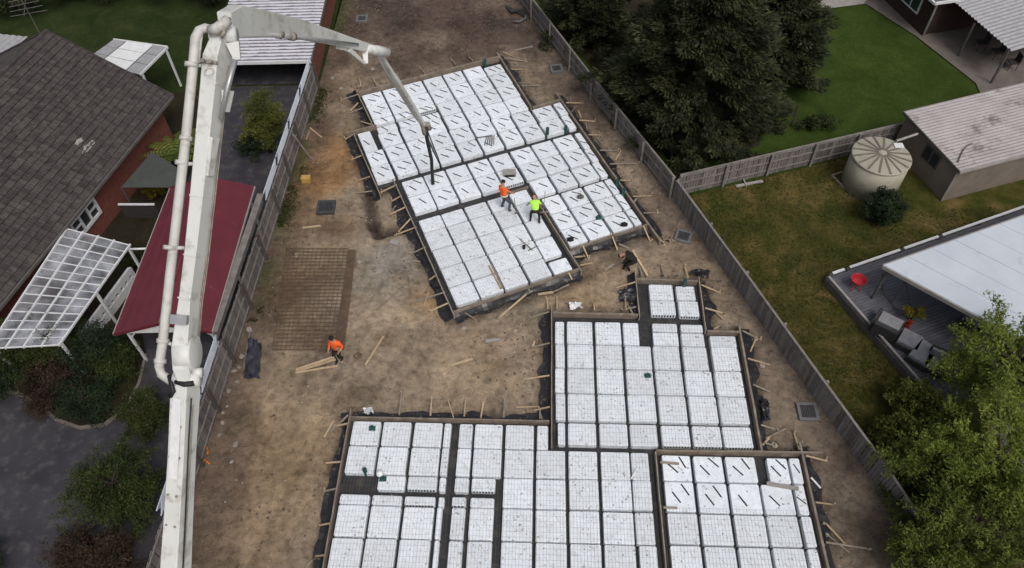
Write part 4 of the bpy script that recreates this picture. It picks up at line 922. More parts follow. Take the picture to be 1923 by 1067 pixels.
# covered deck, right edge
DK = thing('deck', 'grey boarded deck with white edge beam beside the dry lawn', 'deck', (18, 20, 0))
d0, dN, dE = A((14.06, 22.01)), A((24.9, 26.1)), A((16.64, 15.47)); en = (dN - d0) / np.linalg.norm(dN - d0); es = (dE - d0) / np.linalg.norm(dE - d0)
LE = 15.0; LN = 11.4; nb = int(LE / .145)
for i in range(nb):
    a_ = d0 + es * (i * .145 + .07); b_ = a_ + en * LN; mb = MB(); mb.beam(v3(a_, .385), v3(b_, .385), .132, .03); part(DK, 'deck_board', mb, 'deck')
mb = MB(); mb.beam(v3(d0 - es * .05, .2), v3(d0 + en * LN - es * .05, .2), .06, .42); mb.beam(v3(d0 - en * .05, .2), v3(d0 + es * LE - en * .05, .2), .06, .42); part(DK, 'fascia', mb, 'gutter')
for (a_, b_) in ((0.02, .075), (.10, .34), (.36, .53), (.55, .98)):
    mb = MB(); mb.beam(v3(d0 + en * LN * a_, .62 + .02 * a_), v3(d0 + en * LN * b_, .62 + .02 * b_), .12, .05); part(DK, 'rail', mb, 'white_paint')
for a_ in (.01, .09, .35, .54, .75, .99):
    c = d0 + en * LN * a_; mb = MB(); mb.abox(c[0] - .04, c[0] + .04, c[1] - .04, c[1] + .04, 0, .62); part(DK, 'post', mb, 'gutter')
mb = MB(); mb.beam(v3(d0 + es * .05, .56), v3(d0 + es * LE * .98, .56), .10, .05); part(DK, 'rail', mb, 'concrete_light')
for a_ in np.linspace(.03, .98, 9):
    c = d0 + es * LE * a_; mb = MB(); mb.abox(c[0] - .035, c[0] + .035, c[1] - .035, c[1] + .035, 0, .55); part(DK, 'post', mb, 'concrete_light')
PT = thing('patio_cover', 'white flat roofed patio cover over the deck at right', 'patio cover', (21, 20, 0))
p0, pN, pS = A((15.46, 20.85)), A((23.2, 23.8)), A((18.36, 18.1)); e1 = (pN - p0) / np.linalg.norm(pN - p0); e2 = (pS - p0) / np.linalg.norm(pS - p0); zP = 2.6
W1, W2 = 11.0, 6.4
for i in range(9):
    a0, a1 = W1 * i / 9 + .008, W1 * (i + 1) / 9 - .008
    mb = MB(); mb.sheet(v3(p0 + e1 * a0, zP + .002 * (i % 2)), v3(p0 + e1 * a1, zP + .002 * (i % 2)), v3(p0 + e1 * a1 + e2 * W2, zP + .002 * (i % 2)), v3(p0 + e1 * a0 + e2 * W2, zP + .002 * (i % 2)), .05); part(PT, 'roof_panel', mb, 'white_roof')
mb = MB(); mb.beam(v3(p0 - e1 * .04, zP - .1), v3(p0 + e2 * W2 - e1 * .04, zP - .1), .06, .18); mb.beam(v3(p0 - e2 * .04, zP - .1), v3(p0 + e1 * W1 - e2 * .04, zP - .1), .06, .18); part(PT, 'edge_beam', mb, 'concrete_light')
for (a_, b_) in ((.15, .15), (.15, W2 - .3), (5.5, .15), (5.5, W2 - .3), (10.7, .15), (10.7, W2 - .3)):
    c = p0 + e1 * a_ + e2 * b_; mb = MB(); mb.abox(c[0] - .05, c[0] + .05, c[1] - .05, c[1] + .05, .40, zP - .06); part(PT, 'post', mb, 'gutter')
# hanging chair frame, seats, red chair
mb = MB(); c = U(1690, 560, .4); fr_ = [U(1662, 520, 1.75), U(1662, 548, .42), U(1680, 572, .42)]
mb.tube([U(1657, 508, 2.3), U(1657, 545, .45), U(1682, 580, .42)], .035, 6); mb.tube([U(1700, 528, 1.9), U(1674, 570, .42)], .035, 6); mb.tube([U(1657, 508, 2.3), U(1700, 528, 1.9), U(1712, 578, .42), U(1735, 582, .42)], .035, 6); one('swing_frame', mb, 'gutter', 'dark steel swing frame standing under the white patio cover edge', 'swing frame')
def lounge(px, py, rz, label, back=True, l=.8, w=.8):
    c = U(px, py, .40); t = thing('lounge_chair', label, 'outdoor chair', tuple(c), 'outdoor lounge set on the deck'); R2 = A(((math.cos(rz), -math.sin(rz), 0), (math.sin(rz), math.cos(rz), 0), (0, 0, 1)))
    def bx(name, x0, x1, y0, y1, z0, z1, m_):
        mb = MB(); mb.box(c + R2 @ A(((x0 + x1) / 2, (y0 + y1) / 2, (z0 + z1) / 2)), R2[:, 0], R2[:, 1], (0, 0, 1), (x1 - x0) / 2, (y1 - y0) / 2, (z1 - z0) / 2); part(t, name, mb, m_)
    bx('base', -l / 2, l / 2, -w / 2, w / 2, .0, .27, 'wicker'); bx('seat_cushion', -l / 2 + .08, l / 2 - .02, -w / 2 + .05, w / 2 - .05, .27, .41, 'cushion')
    if back:
        bx('backrest', -l / 2 - .12, -l / 2 + .06, -w / 2, w / 2, .0, .68, 'wicker'); bx('back_cushion', -l / 2 + .065, -l / 2 + .2, -w / 2 + .06, w / 2 - .06, .415, .74, 'cushion'); bx('armrest', -l / 2, l / 2, w / 2 - .02, w / 2 + .12, .0, .5, 'wicker')
lounge(1664, 618, .9, 'grey cushioned lounge chair nearest the deck corner', True, 1.0, 1.0)
lounge(1703, 648, .9, 'grey cushioned ottoman between the lounge seats', False, .9, .9)
lounge(1728, 672, .75, 'grey sofa seat on the deck beside the green tree', False, 1.2, .85)
lounge(1752, 690, -2.2, 'grey lounge chair at the end of the sofa under the green tree', True, .85, .85)
lounge(1822, 612, 2.2, 'shaded grey chair under the white patio cover', True, .8, .8)
mb = MB(); c = U(1605, 541, .40); mb.lathe([(.20, .38), (.25, .42), (.33, .62), (.34, .63), (.31, .61), (.22, .44), (.03, .40)], tuple(c), 20)
for a_ in (.6, 2.2, 3.8, 5.3): mb.tube([c + A((.2 * math.cos(a_), .2 * math.sin(a_), .4)), c + A((.27 * math.cos(a_), .27 * math.sin(a_), .0))], .02, 6)
one('tub_chair', mb, 'red_plastic', 'round red plastic tub chair near the deck corner', 'chair')
# house at top right
HB = thing('brick_house', 'dark brick house with ribbed grey verandah roof at top right', 'house', (28, 41.5, 0))
hb = [(23.5, 46.6), (24.95, 40.95), (27.2, 41.4), (40, 44.4), (40, 60), (21, 60)]
mb = MB(); mb.prism(hb, -.05, 2.5); part(HB, 'wall', mb, 'brick_dark')
mb = MB(); mb.prism([(22.9, 46.4), (24.5, 40.3), (26.0, 40.6), (26.4, 42.5), (40, 45.5), (40, 61), (20, 61)], 2.5, 2.62); part(HB, 'roof', mb, 'gutter')
c00, c10, c11, c01 = U(1782, -6, 2.5), U(1900, 96, 2.25), U(2150, 20, 2.4), U(2030, -80, 2.65)
mb = MB(); mb.corr(c00, c01, c11, c10, .27, .03); vr = part(HB, 'verandah_roof', mb, 'sheet_grey')
for i, q in enumerate((lerp(c00, c10, .97), lerp(c00, c10, .45), lerp(c10, c11, .35))):
    mb = MB(); mb.abox(q[0] - .05, q[0] + .05, q[1] - .05, q[1] + .05, 0, 2.2); part(HB, 'post', mb, 'gutter')
mb = MB(); q0 = A((25.03, 40.85, 0)); mb.tube([q0 + A((0, 0, .05)), q0 + A((0, 0, 2.1)), q0 + A((-.3, -.4, 2.5))], .06, 8); part(HB, 'downpipe', mb, 'white_paint', True)
mb = MB(); mb.beam((22.95, 46.2, 2.56), (24.5, 40.25, 2.56), .12, .14); mb.beam((24.5, 40.25, 2.56), (26.05, 40.55, 2.56), .12, .14); part(HB, 'gutter', mb, 'white_paint')
wd_ = A((24.95 - 23.5, 40.95 - 46.6)); wd_ /= np.linalg.norm(wd_); nd = A((wd_[1], -wd_[0])) ; nd = nd if nd[0] < 0 else -nd
for (c_, hw) in ((1.9, .9), (4.1, .8)):
    c = A((23.5, 46.6)) + wd_ * c_ + nd * .03; mb = MB()
    for (o_, hx, z0, z1) in ((0, hw, .88, .96), (0, hw, 2.02, 2.1), (-hw + .04, .04, .96, 2.02), (hw - .04, .04, .96, 2.02), (0, .03, .96, 2.02)):
        cc = c + wd_ * o_; mb.box((cc[0], cc[1], (z0 + z1) / 2), (wd_[0], wd_[1], 0), (nd[0], nd[1], 0), (0, 0, 1), hx, .05, (z1 - z0) / 2)
    wn = part(HB, 'window', mb, 'white_paint'); mb = MB(); mb.box((c[0], c[1], 1.5), (wd_[0], wd_[1], 0), (nd[0], nd[1], 0), (0, 0, 1), hw - .06, .02, .54); sub(wn, 'pane', mb, 'dark_glass')
# cluttered outdoor furniture under the verandah
for i, (px, py) in enumerate(((1838, 92), (1868, 108), (1896, 128))):
    c = U(px, py, .05); t = thing('garden_chair', ['black garden chair furthest in under the verandah roof', 'black garden chair in the middle under the verandah roof', 'black garden chair nearest the shed under the verandah'][i], 'chair', tuple(c), 'garden chairs under the verandah')
    mb = MB(); mb.abox(c[0] - .26, c[0] + .26, c[1] - .26, c[1] + .26, .46, .52); part(t, 'seat', mb, 'wicker'); mb = MB(); mb.abox(c[0] + .22, c[0] + .27, c[1] - .26, c[1] + .26, .52, 1.0); part(t, 'backrest', mb, 'wicker')
    for sx in (-.23, .23):
        for sy in (-.23, .23): mb = MB(); mb.tube([(c[0] + sx, c[1] + sy, .05), (c[0] + sx, c[1] + sy, .46)], .02, 6); part(t, 'leg', mb, 'wicker')
# planks leaning by the cross fence, tap, edging by the tank
mb = MB(); mb.beam(U(1382, 350, .05), U(1432, 340, .06), .16, .05); mb.beam(U(1396, 336, .1), U(1402, 350, .1), .06, .05); one('loose_plank', mb, 'concrete_light', 'pale plank lying at the foot of the cross fence', 'plank')
mb = MB(); mb.beam(U(1562, 330, .05), U(1598, 366, .05), .08, .1); mb.beam(U(1562, 330, .05), U(1585, 322, .05), .08, .1); one('timber_edging', mb, 'form_timber', 'timber garden edging on the left of the water tank', 'edging')
# ------------------------------------------------------------------ concrete pump boom
b0 = atZ(330, 1067, 20.3); j1 = atZ(350, 705, 19.4); root = b0 + (b0 - j1) * ((b0[2] - 3.6) / (j1[2] - b0[2]))
BM = thing('concrete_pump_boom', 'tall white folding concrete pump boom reaching over the left fence', 'pump boom', (root[0], root[1], 0))
mb = MB(); mb.lathe([(.95, 0), (.95, .25), (.55, .4), (.5, 2.6), (.7, 2.8), (.7, 3.1)], (root[0], root[1], -.05), 20); part(BM, 'pedestal', mb, 'boom_white', True)
mb = MB(); dv = (j1 - root) / np.linalg.norm(j1 - root); L1 = np.linalg.norm(j1 - root)
mb.path([root - dv * .6, root, root + dv * L1 * .35, root + dv * L1 * .6, root + dv * L1 * .8, j1 - dv * .45, j1 + dv * .05], [(.5, .7), (.55, .85), (.50, .80), (.46, .66), (.44, .60), (.44, .66), (.36, .5)], (-.25, -1, .35)); s1_ = part(BM, 'boom_section', mb, 'boom_white')
mb = MB(); nrm = A((-.25, -1, .35)); nrm = nrm - dv * (nrm @ dv); nrm /= np.linalg.norm(nrm)
mb.path([j1 - dv * 2.6 + nrm * .335, j1 - dv * 1.0 + nrm * .345, j1 - dv * .5 + nrm * .34], [(.24, .02), (.26, .02), (.2, .02)], tuple(nrm)); sub(s1_, 'cover_plate', mb, 'white_plastic')
s2 = [atZ(*q) for q in ((354, 722, 19.37), (349, 690, 19.32), (349, 655, 19.30), (351, 622, 19.28), (356, 560, 19.19), (367, 480, 19.08), (379, 370, 18.93), (392, 250, 18.76), (402, 160, 18.63), (408, 110, 18.58), (418, 72, 18.51))]
mb = MB(); mb.path(s2, [(.30, .42), (.40, .66), (.41, .74), (.38, .62), (.30, .50), (.31, .54), (.33, .56), (.36, .60), (.38, .64), (.38, .68), (.30, .5)], (0, -.15, 1)); part(BM, 'boom_section', mb, 'boom_white')
for i, m_ in ((3, 'boom_grey'),):
    mb = MB(); a_ = atZ(345, 607, 19.14); b_ = atZ(346, 590, 19.13); mb.path([a_, b_], [(.41, .66), (.41, .64)], (0, -.15, 1)); part(BM, 'collar', mb, m_)
mb = MB(); c = atZ(352, 664, 19.31); mb.tube([c - A((.215, 0, 0)), c - A((.2, 0, 0)), c + A((.2, 0, 0)), c + A((.215, 0, 0))], [.40, .43, .43, .40], 32); part(BM, 'joint_drum', mb, 'boom_white', True)
for q, r_, w_ in (((352, 712, 19.31), .20, .62), ((420, 66, 18.49), .19, .6), ((372, 700, 19.27), .12, .2)):
    c = atZ(*q); mb = MB(); mb.tube([c - A((w_ / 2, 0, 0)), c + A((w_ / 2, 0, 0))], r_, 14); part(BM, 'pivot_pin', mb, 'boom_white', True)
d_ = s2[9] - s2[8]; d_ /= np.linalg.norm(d_); sdv = np.cross(d_, A((0, -.15, 1))); sdv /= np.linalg.norm(sdv); upn = np.cross(sdv, d_); c = lerp(s2[8], s2[9], .75) + upn * .36
mb = MB(); mb.beam(c - sdv * .2, c + sdv * .2, .07, .06, tuple(upn))
for s_ in (-.09, .09): mb.tube([c + sdv * s_, c + sdv * s_ + upn * .14], .05, 8)
part(BM, 'clamp', mb, 'steel_dirty')
# side struts bulging on the right face of section two
for (qa, qb, w_) in (((437, 80, 18.47), (446, 112, 18.59), .3), ((428, 170, 18.61), (424, 210, 18.73), .14), ((402, 258, 18.61), (394, 330, 18.74), .12)):
    mb = MB(); mb.beam(atZ(*qa), atZ(*qb), w_, .3, (0, 0, -1.00), w_ * .5, .22); part(BM, 'link_plate', mb, 'boom_white')
mb = MB(); mb.tube([atZ(441, 112, 18.39), atZ(427, 165, 18.47), atZ(415, 225, 18.65)], [.07, .07, .05], 8); part(BM, 'hydraulic_cylinder', mb, 'boom_grey', True)
s3 = [atZ(*q) for q in ((424, 48, 18.47), (445, 40, 19.06), (500, 45, 20.83), (560, 55, 23.14), (630, 73, 25.76), (690, 90, 28.06), (712, 97, 28.80))]
mb = MB(); mb.path(s3, [(.34, .62), (.36, .74), (.32, .64), (.28, .56), (.22, .42), (.18, .30), (.16, .26)], (0, .1, 1)); part(BM, 'boom_section', mb, 'boom_white')
mb = MB(); cy = [atZ(*q) for q in ((446, 58, 18.98), (535, 66, 21.99), (552, 69, 22.62))]; mb.tube(cy, [.10, .10, .10], 10); hc = part(BM, 'hydraulic_cylinder', mb, 'boom_white', True)
mb = MB(); mb.tube([atZ(552, 69, 22.62), atZ(672, 84, 27.13)], .055, 8); sub(hc, 'rod', mb, 'boom_grey', True)
mb = MB(); mb.tube([atZ(520, 64, 21.47), atZ(527, 65, 21.68)], .13, 10); mb.tube([atZ(545, 68, 22.31), atZ(551, 69, 22.52)], .13, 10); sub(hc, 'gland', mb, 'steel_dirty', True)
for qa, qb, w_ in (((652, 92, 26.70), (683, 118, 27.85), .22), ((684, 84, 27.95), (688, 120, 27.96), .26), ((636, 88, 26.17), (650, 92, 26.59), .2)):
    mb = MB(); mb.beam(atZ(*qa), atZ(*qb), w_, .16, (0, 0, -1.00), w_ * .5, .1); part(BM, 'link_arm', mb, 'boom_white')
mb = MB(); mb.tube([atZ(688, 92, 27.96), atZ(708, 95, 28.59), atZ(729, 98, 29.00)], [.16, .19, .15], 12); part(BM, 'elbow_joint', mb, 'boom_white', True)
tip = A((-3.88, 28.72, 3.95)); a4 = atZ(713, 100, 28.9)
mb = MB(); f = lambda t: a4 + (tip - a4) * t
mb.path([f(0), f(.25), f(.3), f(.75), f(.97)], [(.12, .15), (.13, .18), (.18, .22), (.16, .20), (.12, .16)], (0, .4, 1)); part(BM, 'boom_section', mb, 'boom_white')
mb = MB(); of = A((-.17, -.05, .05)); mb.tube([f(.02) + of * .6, f(.2) + of, f(.85) + of, f(.98) + of * .4], .065, 8); part(BM, 'delivery_pipe', mb, 'pipe_paint', True)
mb = MB(); mb.tube([tip + A((0, 0, .12)), tip + A((.12, .1, .05)), tip + A((.16, .1, -.25))], .13, 10); mb.tube([tip + A((-.1, 0, .1)), tip + A((-.05, 0, -.45))], .12, 10); part(BM, 'hose_coupling', mb, 'steel_dirty', True)
mb = MB(); G = U(813, 345, .32); hp_ = [tip + A((0, 0, .05)), tip + A((.02, 0, -.9)), A((tip[0] + .1, tip[1] + .02, 1.9)), A((G[0] + .03, G[1], 1.0)), G]; mb.tube(hp_, [.10, .09, .085, .085, .09], 10); part(BM, 'rubber_hose', mb, 'rubber', True)
mb = MB(); G2 = U(829, 318, .30); mb.tube([tip + A((.05, 0, -.1)), tip + A((.3, .2, -1.6)), A((G2[0] - .1, G2[1], 1.1)), G2], .028, 6); part(BM, 'guide_rope', mb, 'rubber', True)
# delivery pipe on the left side of section two
pp = [atZ(*q) for q in ((398, 56, 18.48), (386, 53, 18.48), (374, 58, 18.38), (367, 72, 18.31), (364, 110, 18.28), (349, 260, 18.53), (333, 400, 18.73), (319, 520, 18.94), (306, 640, 19.07), (299, 688, 19.21), (303, 703, 19.29), (322, 716, 19.32))]
mb = MB(); mb.tube(pp, .115, 10); dp_ = part(BM, 'delivery_pipe', mb, 'pipe_paint', True)
for q, c in (((349, 260, 18.53), 1), ((341, 306, 18.61), 1), ((318.5, 465, 18.78), 1), ((306, 640, 19.07), 1), ((301, 678, 19.21), 1), ((359, 122, 18.26), 1)):
    mb = MB(); p0 = atZ(q[0] + .4, q[1] - 4, q[2]); p1 = atZ(q[0] - .4, q[1] + 4, q[2]); mb.tube([p0, p1], .15, 10); sub(dp_, 'pipe_clamp', mb, 'pipe_paint', True)
for qa, qb in (((341, 308, 18.63), (366, 308, 18.78)), ((319, 465, 18.78), (350, 466, 18.98)), ((303, 638, 19.06), (334, 652, 19.33)), ((355, 122, 18.36), (388, 124, 18.48)), ((371, 118, 18.33), (378, 60, 18.39))):
    mb = MB(); mb.tube([atZ(*qa), atZ(*qb)], .05, 8); part(BM, 'pipe_bracket', mb, 'boom_white', True)
mb = MB(); mb.tube([atZ(*q) for q in ((432, 36, 18.25), (424, 38, 18.15), (420, 48, 18.07), (421, 62, 18.09), (414, 70, 18.10))], .05, 8); part(BM, 'hydraulic_hose', mb, 'steel_dirty', True)
mb = MB(); mb.tube([atZ(*q) for q in ((396, 58, 18.18), (408, 54, 18.08), (418, 46, 18.07), (427, 38, 18.15))], .13, 10); part(BM, 'pipe_elbow', mb, 'pipe_paint', True)
mb = MB(); mb.tube([atZ(*q) for q in ((318, 705, 19.20), (322, 722, 19.12), (326, 735, 19.14), (319, 745, 19.16))], .06, 8); part(BM, 'hydraulic_hose', mb, 'rubber', True)
mb = MB(); mb.tube([atZ(*q) for q in ((330, 716, 19.17), (346, 722, 19.12), (364, 720, 19.12))], .07, 8); part(BM, 'hydraulic_hose', mb, 'rubber', True)

# hydraulic lines, seams and bolt plates along the arms
for off, zz in ((.0, .30), (.05, .24)):
    pts_ = [q + A((.21 + off * .3, 0, zz - .5)) for q in s2[3:10]]; mb = MB(); mb.tube(pts_, .016, 6); part(BM, 'hydraulic_line', mb, 'steel_dirty', True)
for i in (4, 5, 6, 7, 8):
    q = s2[i]; d_ = s2[i + 1] - s2[i]; d_ /= np.linalg.norm(d_); mb = MB(); w_ = (.32, .33, .35, .38, .40)[i - 4]; mb.path([q, q + d_ * .035], [(w_, .60), (w_, .60)], (0, -.15, 1)); part(BM, 'stiffener_band', mb, 'boom_white')
mb = MB(); c = atZ(395, 143, 18.3); nz = A((0, -.25, 1.)); nz /= np.linalg.norm(nz); ring_ = [c + A((0, 0, .12)) + A((math.cos(a_) * .11, math.sin(a_) * .11, -math.sin(a_) * -.02)) for a_ in np.linspace(0, 2 * math.pi, 18)]; mb.tube(ring_, .012, 5, False); part(BM, 'emblem_ring', mb, 'pipe_paint')
sd_ = np.cross(dv, nrm); sd_ /= np.linalg.norm(sd_)
sgn_ = 1 if sd_[0] > 0 else -1
for t_ in (.62, .7, .8, .88):
    q = root + dv * L1 * t_; mb = MB(); mb.tube([q + nrm * .30 + sd_ * sgn_ * .12, q + nrm * .345 + sd_ * sgn_ * .12], .035, 8); mb.tube([q + nrm * .30 - sd_ * sgn_ * .12, q + nrm * .345 - sd_ * sgn_ * .12], .03, 8); part(BM, 'bolt', mb, 'steel_dirty')
mb = MB(); mb.tube([root + dv * L1 * t_ + sd_ * sgn_ * .255 + nrm * (.12 + .03 * math.sin(9 * t_)) for t_ in np.linspace(.3, .95, 14)], .02, 6); part(BM, 'hydraulic_line', mb, 'rubber', True)
mb = MB(); mb.tube([root + dv * L1 * t_ + sd_ * sgn_ * .25 + nrm * (.05 + .02 * math.sin(7 * t_)) for t_ in np.linspace(.3, .93, 14)], .02, 6); part(BM, 'hydraulic_line', mb, 'steel_dirty', True)

# ------------------------------------------------------------------ people
def ik(a, b, l1, l2, bend):
    a, b = A(a, float), A(b, float); d = b - a; L = np.linalg.norm(d); L_ = min(L, (l1 + l2) * .999); d /= max(L, 1e-6)
    x = (l1 * l1 - l2 * l2 + L_ * L_) / (2 * L_); h = math.sqrt(max(l1 * l1 - x * x, 0)); bd = A(bend, float) - d * (A(bend, float) @ d); bd /= max(np.linalg.norm(bd), 1e-6)
    return a + d * x + bd * h
def person(label, feet, pelvis, chest, head, hands, face, shirt, pants, boots, cap=None, hair='black_cloth', vest=None, sleeve='skin', fold=None):
    face = A((face[0], face[1], 0.)); face /= np.linalg.norm(face); side = A((-face[1], face[0], 0))   # side = person's left
    pelvis, chest, head = A(pelvis), A(chest), A(head); torso = chest - pelvis; tn = torso / np.linalg.norm(torso)
    V = []; R = []; E_ = []; S = []
    def v(p, r): V.append(tuple(map(float, p))); R.append(r); return len(V) - 1
    def e(a, b, seg): E_.append((a, b)); S.append(seg)
    i_p = v(pelvis, .168); i_w = v(pelvis + torso * .38, .165); i_c = v(pelvis + torso * .78, .19); i_n0 = v(chest + tn * .02, .09)
    nk = lerp(chest + tn * .03, head, .38); i_n = v(nk, .062); hd = (head - nk) / np.linalg.norm(head - nk)
    i_h = v(head, .098); i_t = v(head + hd * .085, .085)
    e(i_p, i_w, 'shirt'); e(i_w, i_c, 'shirt'); e(i_c, i_n0, 'shirt'); e(i_n0, i_n, 'skin'); e(i_n, i_h, 'skin'); e(i_h, i_t, 'skin')
    fing = []
    for s, (hd_, ft) in ((1, (hands[0], feet[0])), (-1, (hands[1], feet[1]))):
        sh = chest + side * s * .185 - tn * .05; hd_ = A(hd_)
        dd = hd_ - sh
        if np.linalg.norm(dd) > .56: hd_ = sh + dd / np.linalg.norm(dd) * .56
        el = ik(sh, hd_, .29, .27, -face + side * s * .6 - A((0, 0, .3)))
        a = v(sh, .092); b = v(lerp(sh, el, .5), .070); c = v(el, .055); d_ = v(lerp(el, hd_, .45), .048); w = v(hd_, .030)
        fd = (hd_ - el) / np.linalg.norm(hd_ - el); pm = v(hd_ + fd * .055, .036)
        e(i_c, a, 'shirt'); e(a, b, 'shirt'); e(b, c, 'sleeve'); e(c, d_, 'sleeve'); e(d_, w, 'skin'); e(w, pm, 'skin'); fing.append((hd_ + fd * .075, fd, s))
        ft = A(ft); hip = pelvis + side * s * .095 - A((0, 0, .06)); an = ft + A((0, 0, .09)); kn = ik(hip, an, .43, .42, face + side * s * .15)
        h1 = v(hip, .112); h2 = v(lerp(hip, kn, .5), .096); k1 = v(kn, .075); k2 = v(lerp(kn, an, .4), .068); a1 = v(an, .052); f1 = v(ft + face * .05 + A((0, 0, .045)), .044); f2 = v(ft + face * .16 + A((0, 0, .035)), .034)
        e(i_p, h1, 'pants'); e(h1, h2, 'pants'); e(h2, k1, 'pants'); e(k1, k2, 'pants'); e(k2, a1, 'pants'); e(a1, f1, 'boots'); e(f1, f2, 'boots')
    me = bpy.data.meshes.new('tmp'); me.from_pydata(V, E_, []); ob = bpy.data.objects.new('tmp', me); COL.objects.link(ob)
    ob.modifiers.new('s', 'SKIN'); sd = ob.modifiers.new('u', 'SUBSURF'); sd.levels = 2; sd.render_levels = 2
    if not me.skin_vertices: 
        bm = bmesh.new(); bm.from_mesh(me); bm.verts.layers.skin.verify(); bm.to_mesh(me); bm.free()
    for q, r in zip(me.skin_vertices[0].data, R): q.radius = (r, r); q.use_root = False
    me.skin_vertices[0].data[0].use_root = True
    ob.modifiers['s'].use_smooth_shade = True
    dg = bpy.context.evaluated_depsgraph_get(); m2 = bpy.data.meshes.new_from_object(ob.evaluated_get(dg)); bpy.data.objects.remove(ob); bpy.data.meshes.remove(me)
    verts = [tuple(q.co) for q in m2.vertices]; faces = [tuple(p.vertices) for p in m2.polygons]; bpy.data.meshes.remove(m2)
    order = ['skin', shirt, pants, boots, sleeve]; key = {'skin': 0, 'shirt': 1, 'pants': 2, 'boots': 3, 'sleeve': 4}
    Va = A(V); seg = [(Va[a], Va[b], key[s]) for (a, b), s in zip(E_, S)]
    mb = MB(); mb.v = verts; mb.f = faces; vs = A(verts)
    for f_ in faces:
        c = vs[list(f_)].mean(0); best = (9, 0)
        for a, b, k_ in seg:
            ab = b - a; t = min(max((c - a) @ ab / max(ab @ ab, 1e-9), 0), 1); dd = np.linalg.norm(c - a - t * ab)
            if dd < best[0]: best = (dd, k_)
        mb.m.append(best[1])
    mb.k = 0
    for (p, fd, s) in fing:                       # five fingers, thumb from the side of the palm
        sp = side - fd * (side @ fd); sp /= np.linalg.norm(sp); dn = np.cross(fd, sp) * -1; dn = dn if dn[2] < 0 else -dn
        for i, ln in enumerate((.065, .075, .08, .072)):
            b_ = p - fd * .005 + sp * (i - 1.5) * .019; m1 = b_ + fd * ln * .5 + dn * .006; mb.tube([b_, m1, m1 + fd * ln * .3 + dn * ln * .35], [.0095, .009, .0075], 6)
        b_ = p - fd * .05 - sp * s * .028 * 1; mb.tube([b_, b_ - sp * s * .03 + fd * .03, b_ - sp * s * .035 + fd * .06 + dn * .012], [.011, .010, .008], 6)
    # face: nose, eyes, ears
    fo = face - hd * (face @ hd); fo /= np.linalg.norm(fo); hs_ = np.cross(hd, fo)
    mb.tube([head + fo * .085 + hd * .02, head + fo * .118 - hd * .018], [.010, .017], 6); 
    for s in (-1, 1): mb.ball(head + hs_ * s * .098, .012, .022, .03, 8, 5)
    mb.k = 5
    for s in (-1, 1): mb.ball(head + fo * .088 + hs_ * s * .034 + hd * .018, .013, .013, .010, 8, 5)
    mb.ball(head + fo * .085 - hd * .05, .024, .012, .007, 8, 5)
    gx = A(feet).mean(0); t = thing('person', label, 'person', (gx[0], gx[1], min(feet[0][2], feet[1][2])))
    mb.k = 0; bo = new('body', mb.mesh('body', order + ['black_cloth'], True), t)
    mb = MB()                                     # hair or cap shell
    rot = np.stack([fo, hs_, hd], 1); n, m_ = 16, 6; vs = []; fs = []
    for i in range(m_ + 1):
        th = math.pi * .56 * i / m_
        for k_ in range(n): vs.append(head + hd * .03 - fo * .008 + rot @ A((.112 * math.sin(th) * math.cos(2*math.pi*k_/n), .108 * math.sin(th) * math.sin(2*math.pi*k_/n), .098 * math.cos(th))))
    for i in range(m_):
        for k_ in range(n): fs.append((i*n+k_, (i+1)*n+k_, (i+1)*n+(k_+1) % n, i*n+(k_+1) % n))
    mb.add(vs, fs)
    if cap: mb.path([head + hd * .045 + fo * .09, head + hd * .035 + fo * .18], [(.16, .012), (.12, .010)], tuple(hd))
    part(t, 'cap' if cap else 'hair', mb, cap or hair, True)
    if vest:                                      # reflective band around the waist
        c = pelvis + torso * .22; mb = MB(); n = 18; vs = []
        u1 = side; u2 = np.cross(tn, u1)
        for z in (-.03, .03):
            for k_ in range(n): vs.append(c + tn * z + u1 * .20 * math.cos(2*math.pi*k_/n) + u2 * .20 * math.sin(2*math.pi*k_/n))
        mb.add(vs, [(k_, (k_+1) % n, n + (k_+1) % n, n + k_) for k_ in range(n)]); part(t, 'reflective_band', mb, vest, True)
    return t
# front worker, orange shirt, stooping with planks in his right hand
fa = U(634, 681); fb = U(644, 674); fc = (fa + fb) / 2
W = lambda base, dx, dy, z: A((base[0] + dx, base[1] + dy, z))
person('worker in orange long sleeved shirt holding planks on the bare ground', [fb + A((0, 0, .0)), fa], W(fc, .0, .0, .94), W(fc, -.01, .0, 1.46), W(fc, -.04, -.07, 1.73), [W(fc, .17, -.24, 1.02), W(fc, -.32, -.14, .88)], (-.5, -.86), 'orange_hi', 'black_cloth', 'black_cloth', cap=None, hair='black_cloth', sleeve='orange_hi')
zt_ = POD_Z + POD_H
fa = U(942, 390, zt_); fb = U(956, 398, zt_); fc = (fa + fb) / 2
person('worker in orange shirt and jeans standing on the rear slab', [fa, fb], W(fc, -.02, .0, zt_ + .93), W(fc, -.10, .10, zt_ + 1.42), W(fc, -.06, .18, zt_ + 1.68), [W(fc, .10, .42, zt_ + 1.02), W(fc, .42, .12, zt_ + .98)], (.75, .66), 'orange_hi', 'denim', 'boot', vest='reflective', sleeve='skin')
fa = U(996, 417, zt_); fb = U(1013, 421, zt_); fc = (fa + fb) / 2
person('worker in lime high visibility shirt bending forward on the rear slab', [fa, fb], W(fc, .02, .02, zt_ + .84), W(fc, .0, .36, zt_ + 1.14), W(fc, -.02, .58, zt_ + 1.22), [W(fc, -.36, .62, zt_ + .62), W(fc, .32, .60, zt_ + .72)], (0, 1), 'lime_hi', 'olive_cloth', 'boot', cap='olive_cloth', sleeve='skin')
fa = U(1170, 508); fb = U(1182, 511); fc = (fa + fb) / 2
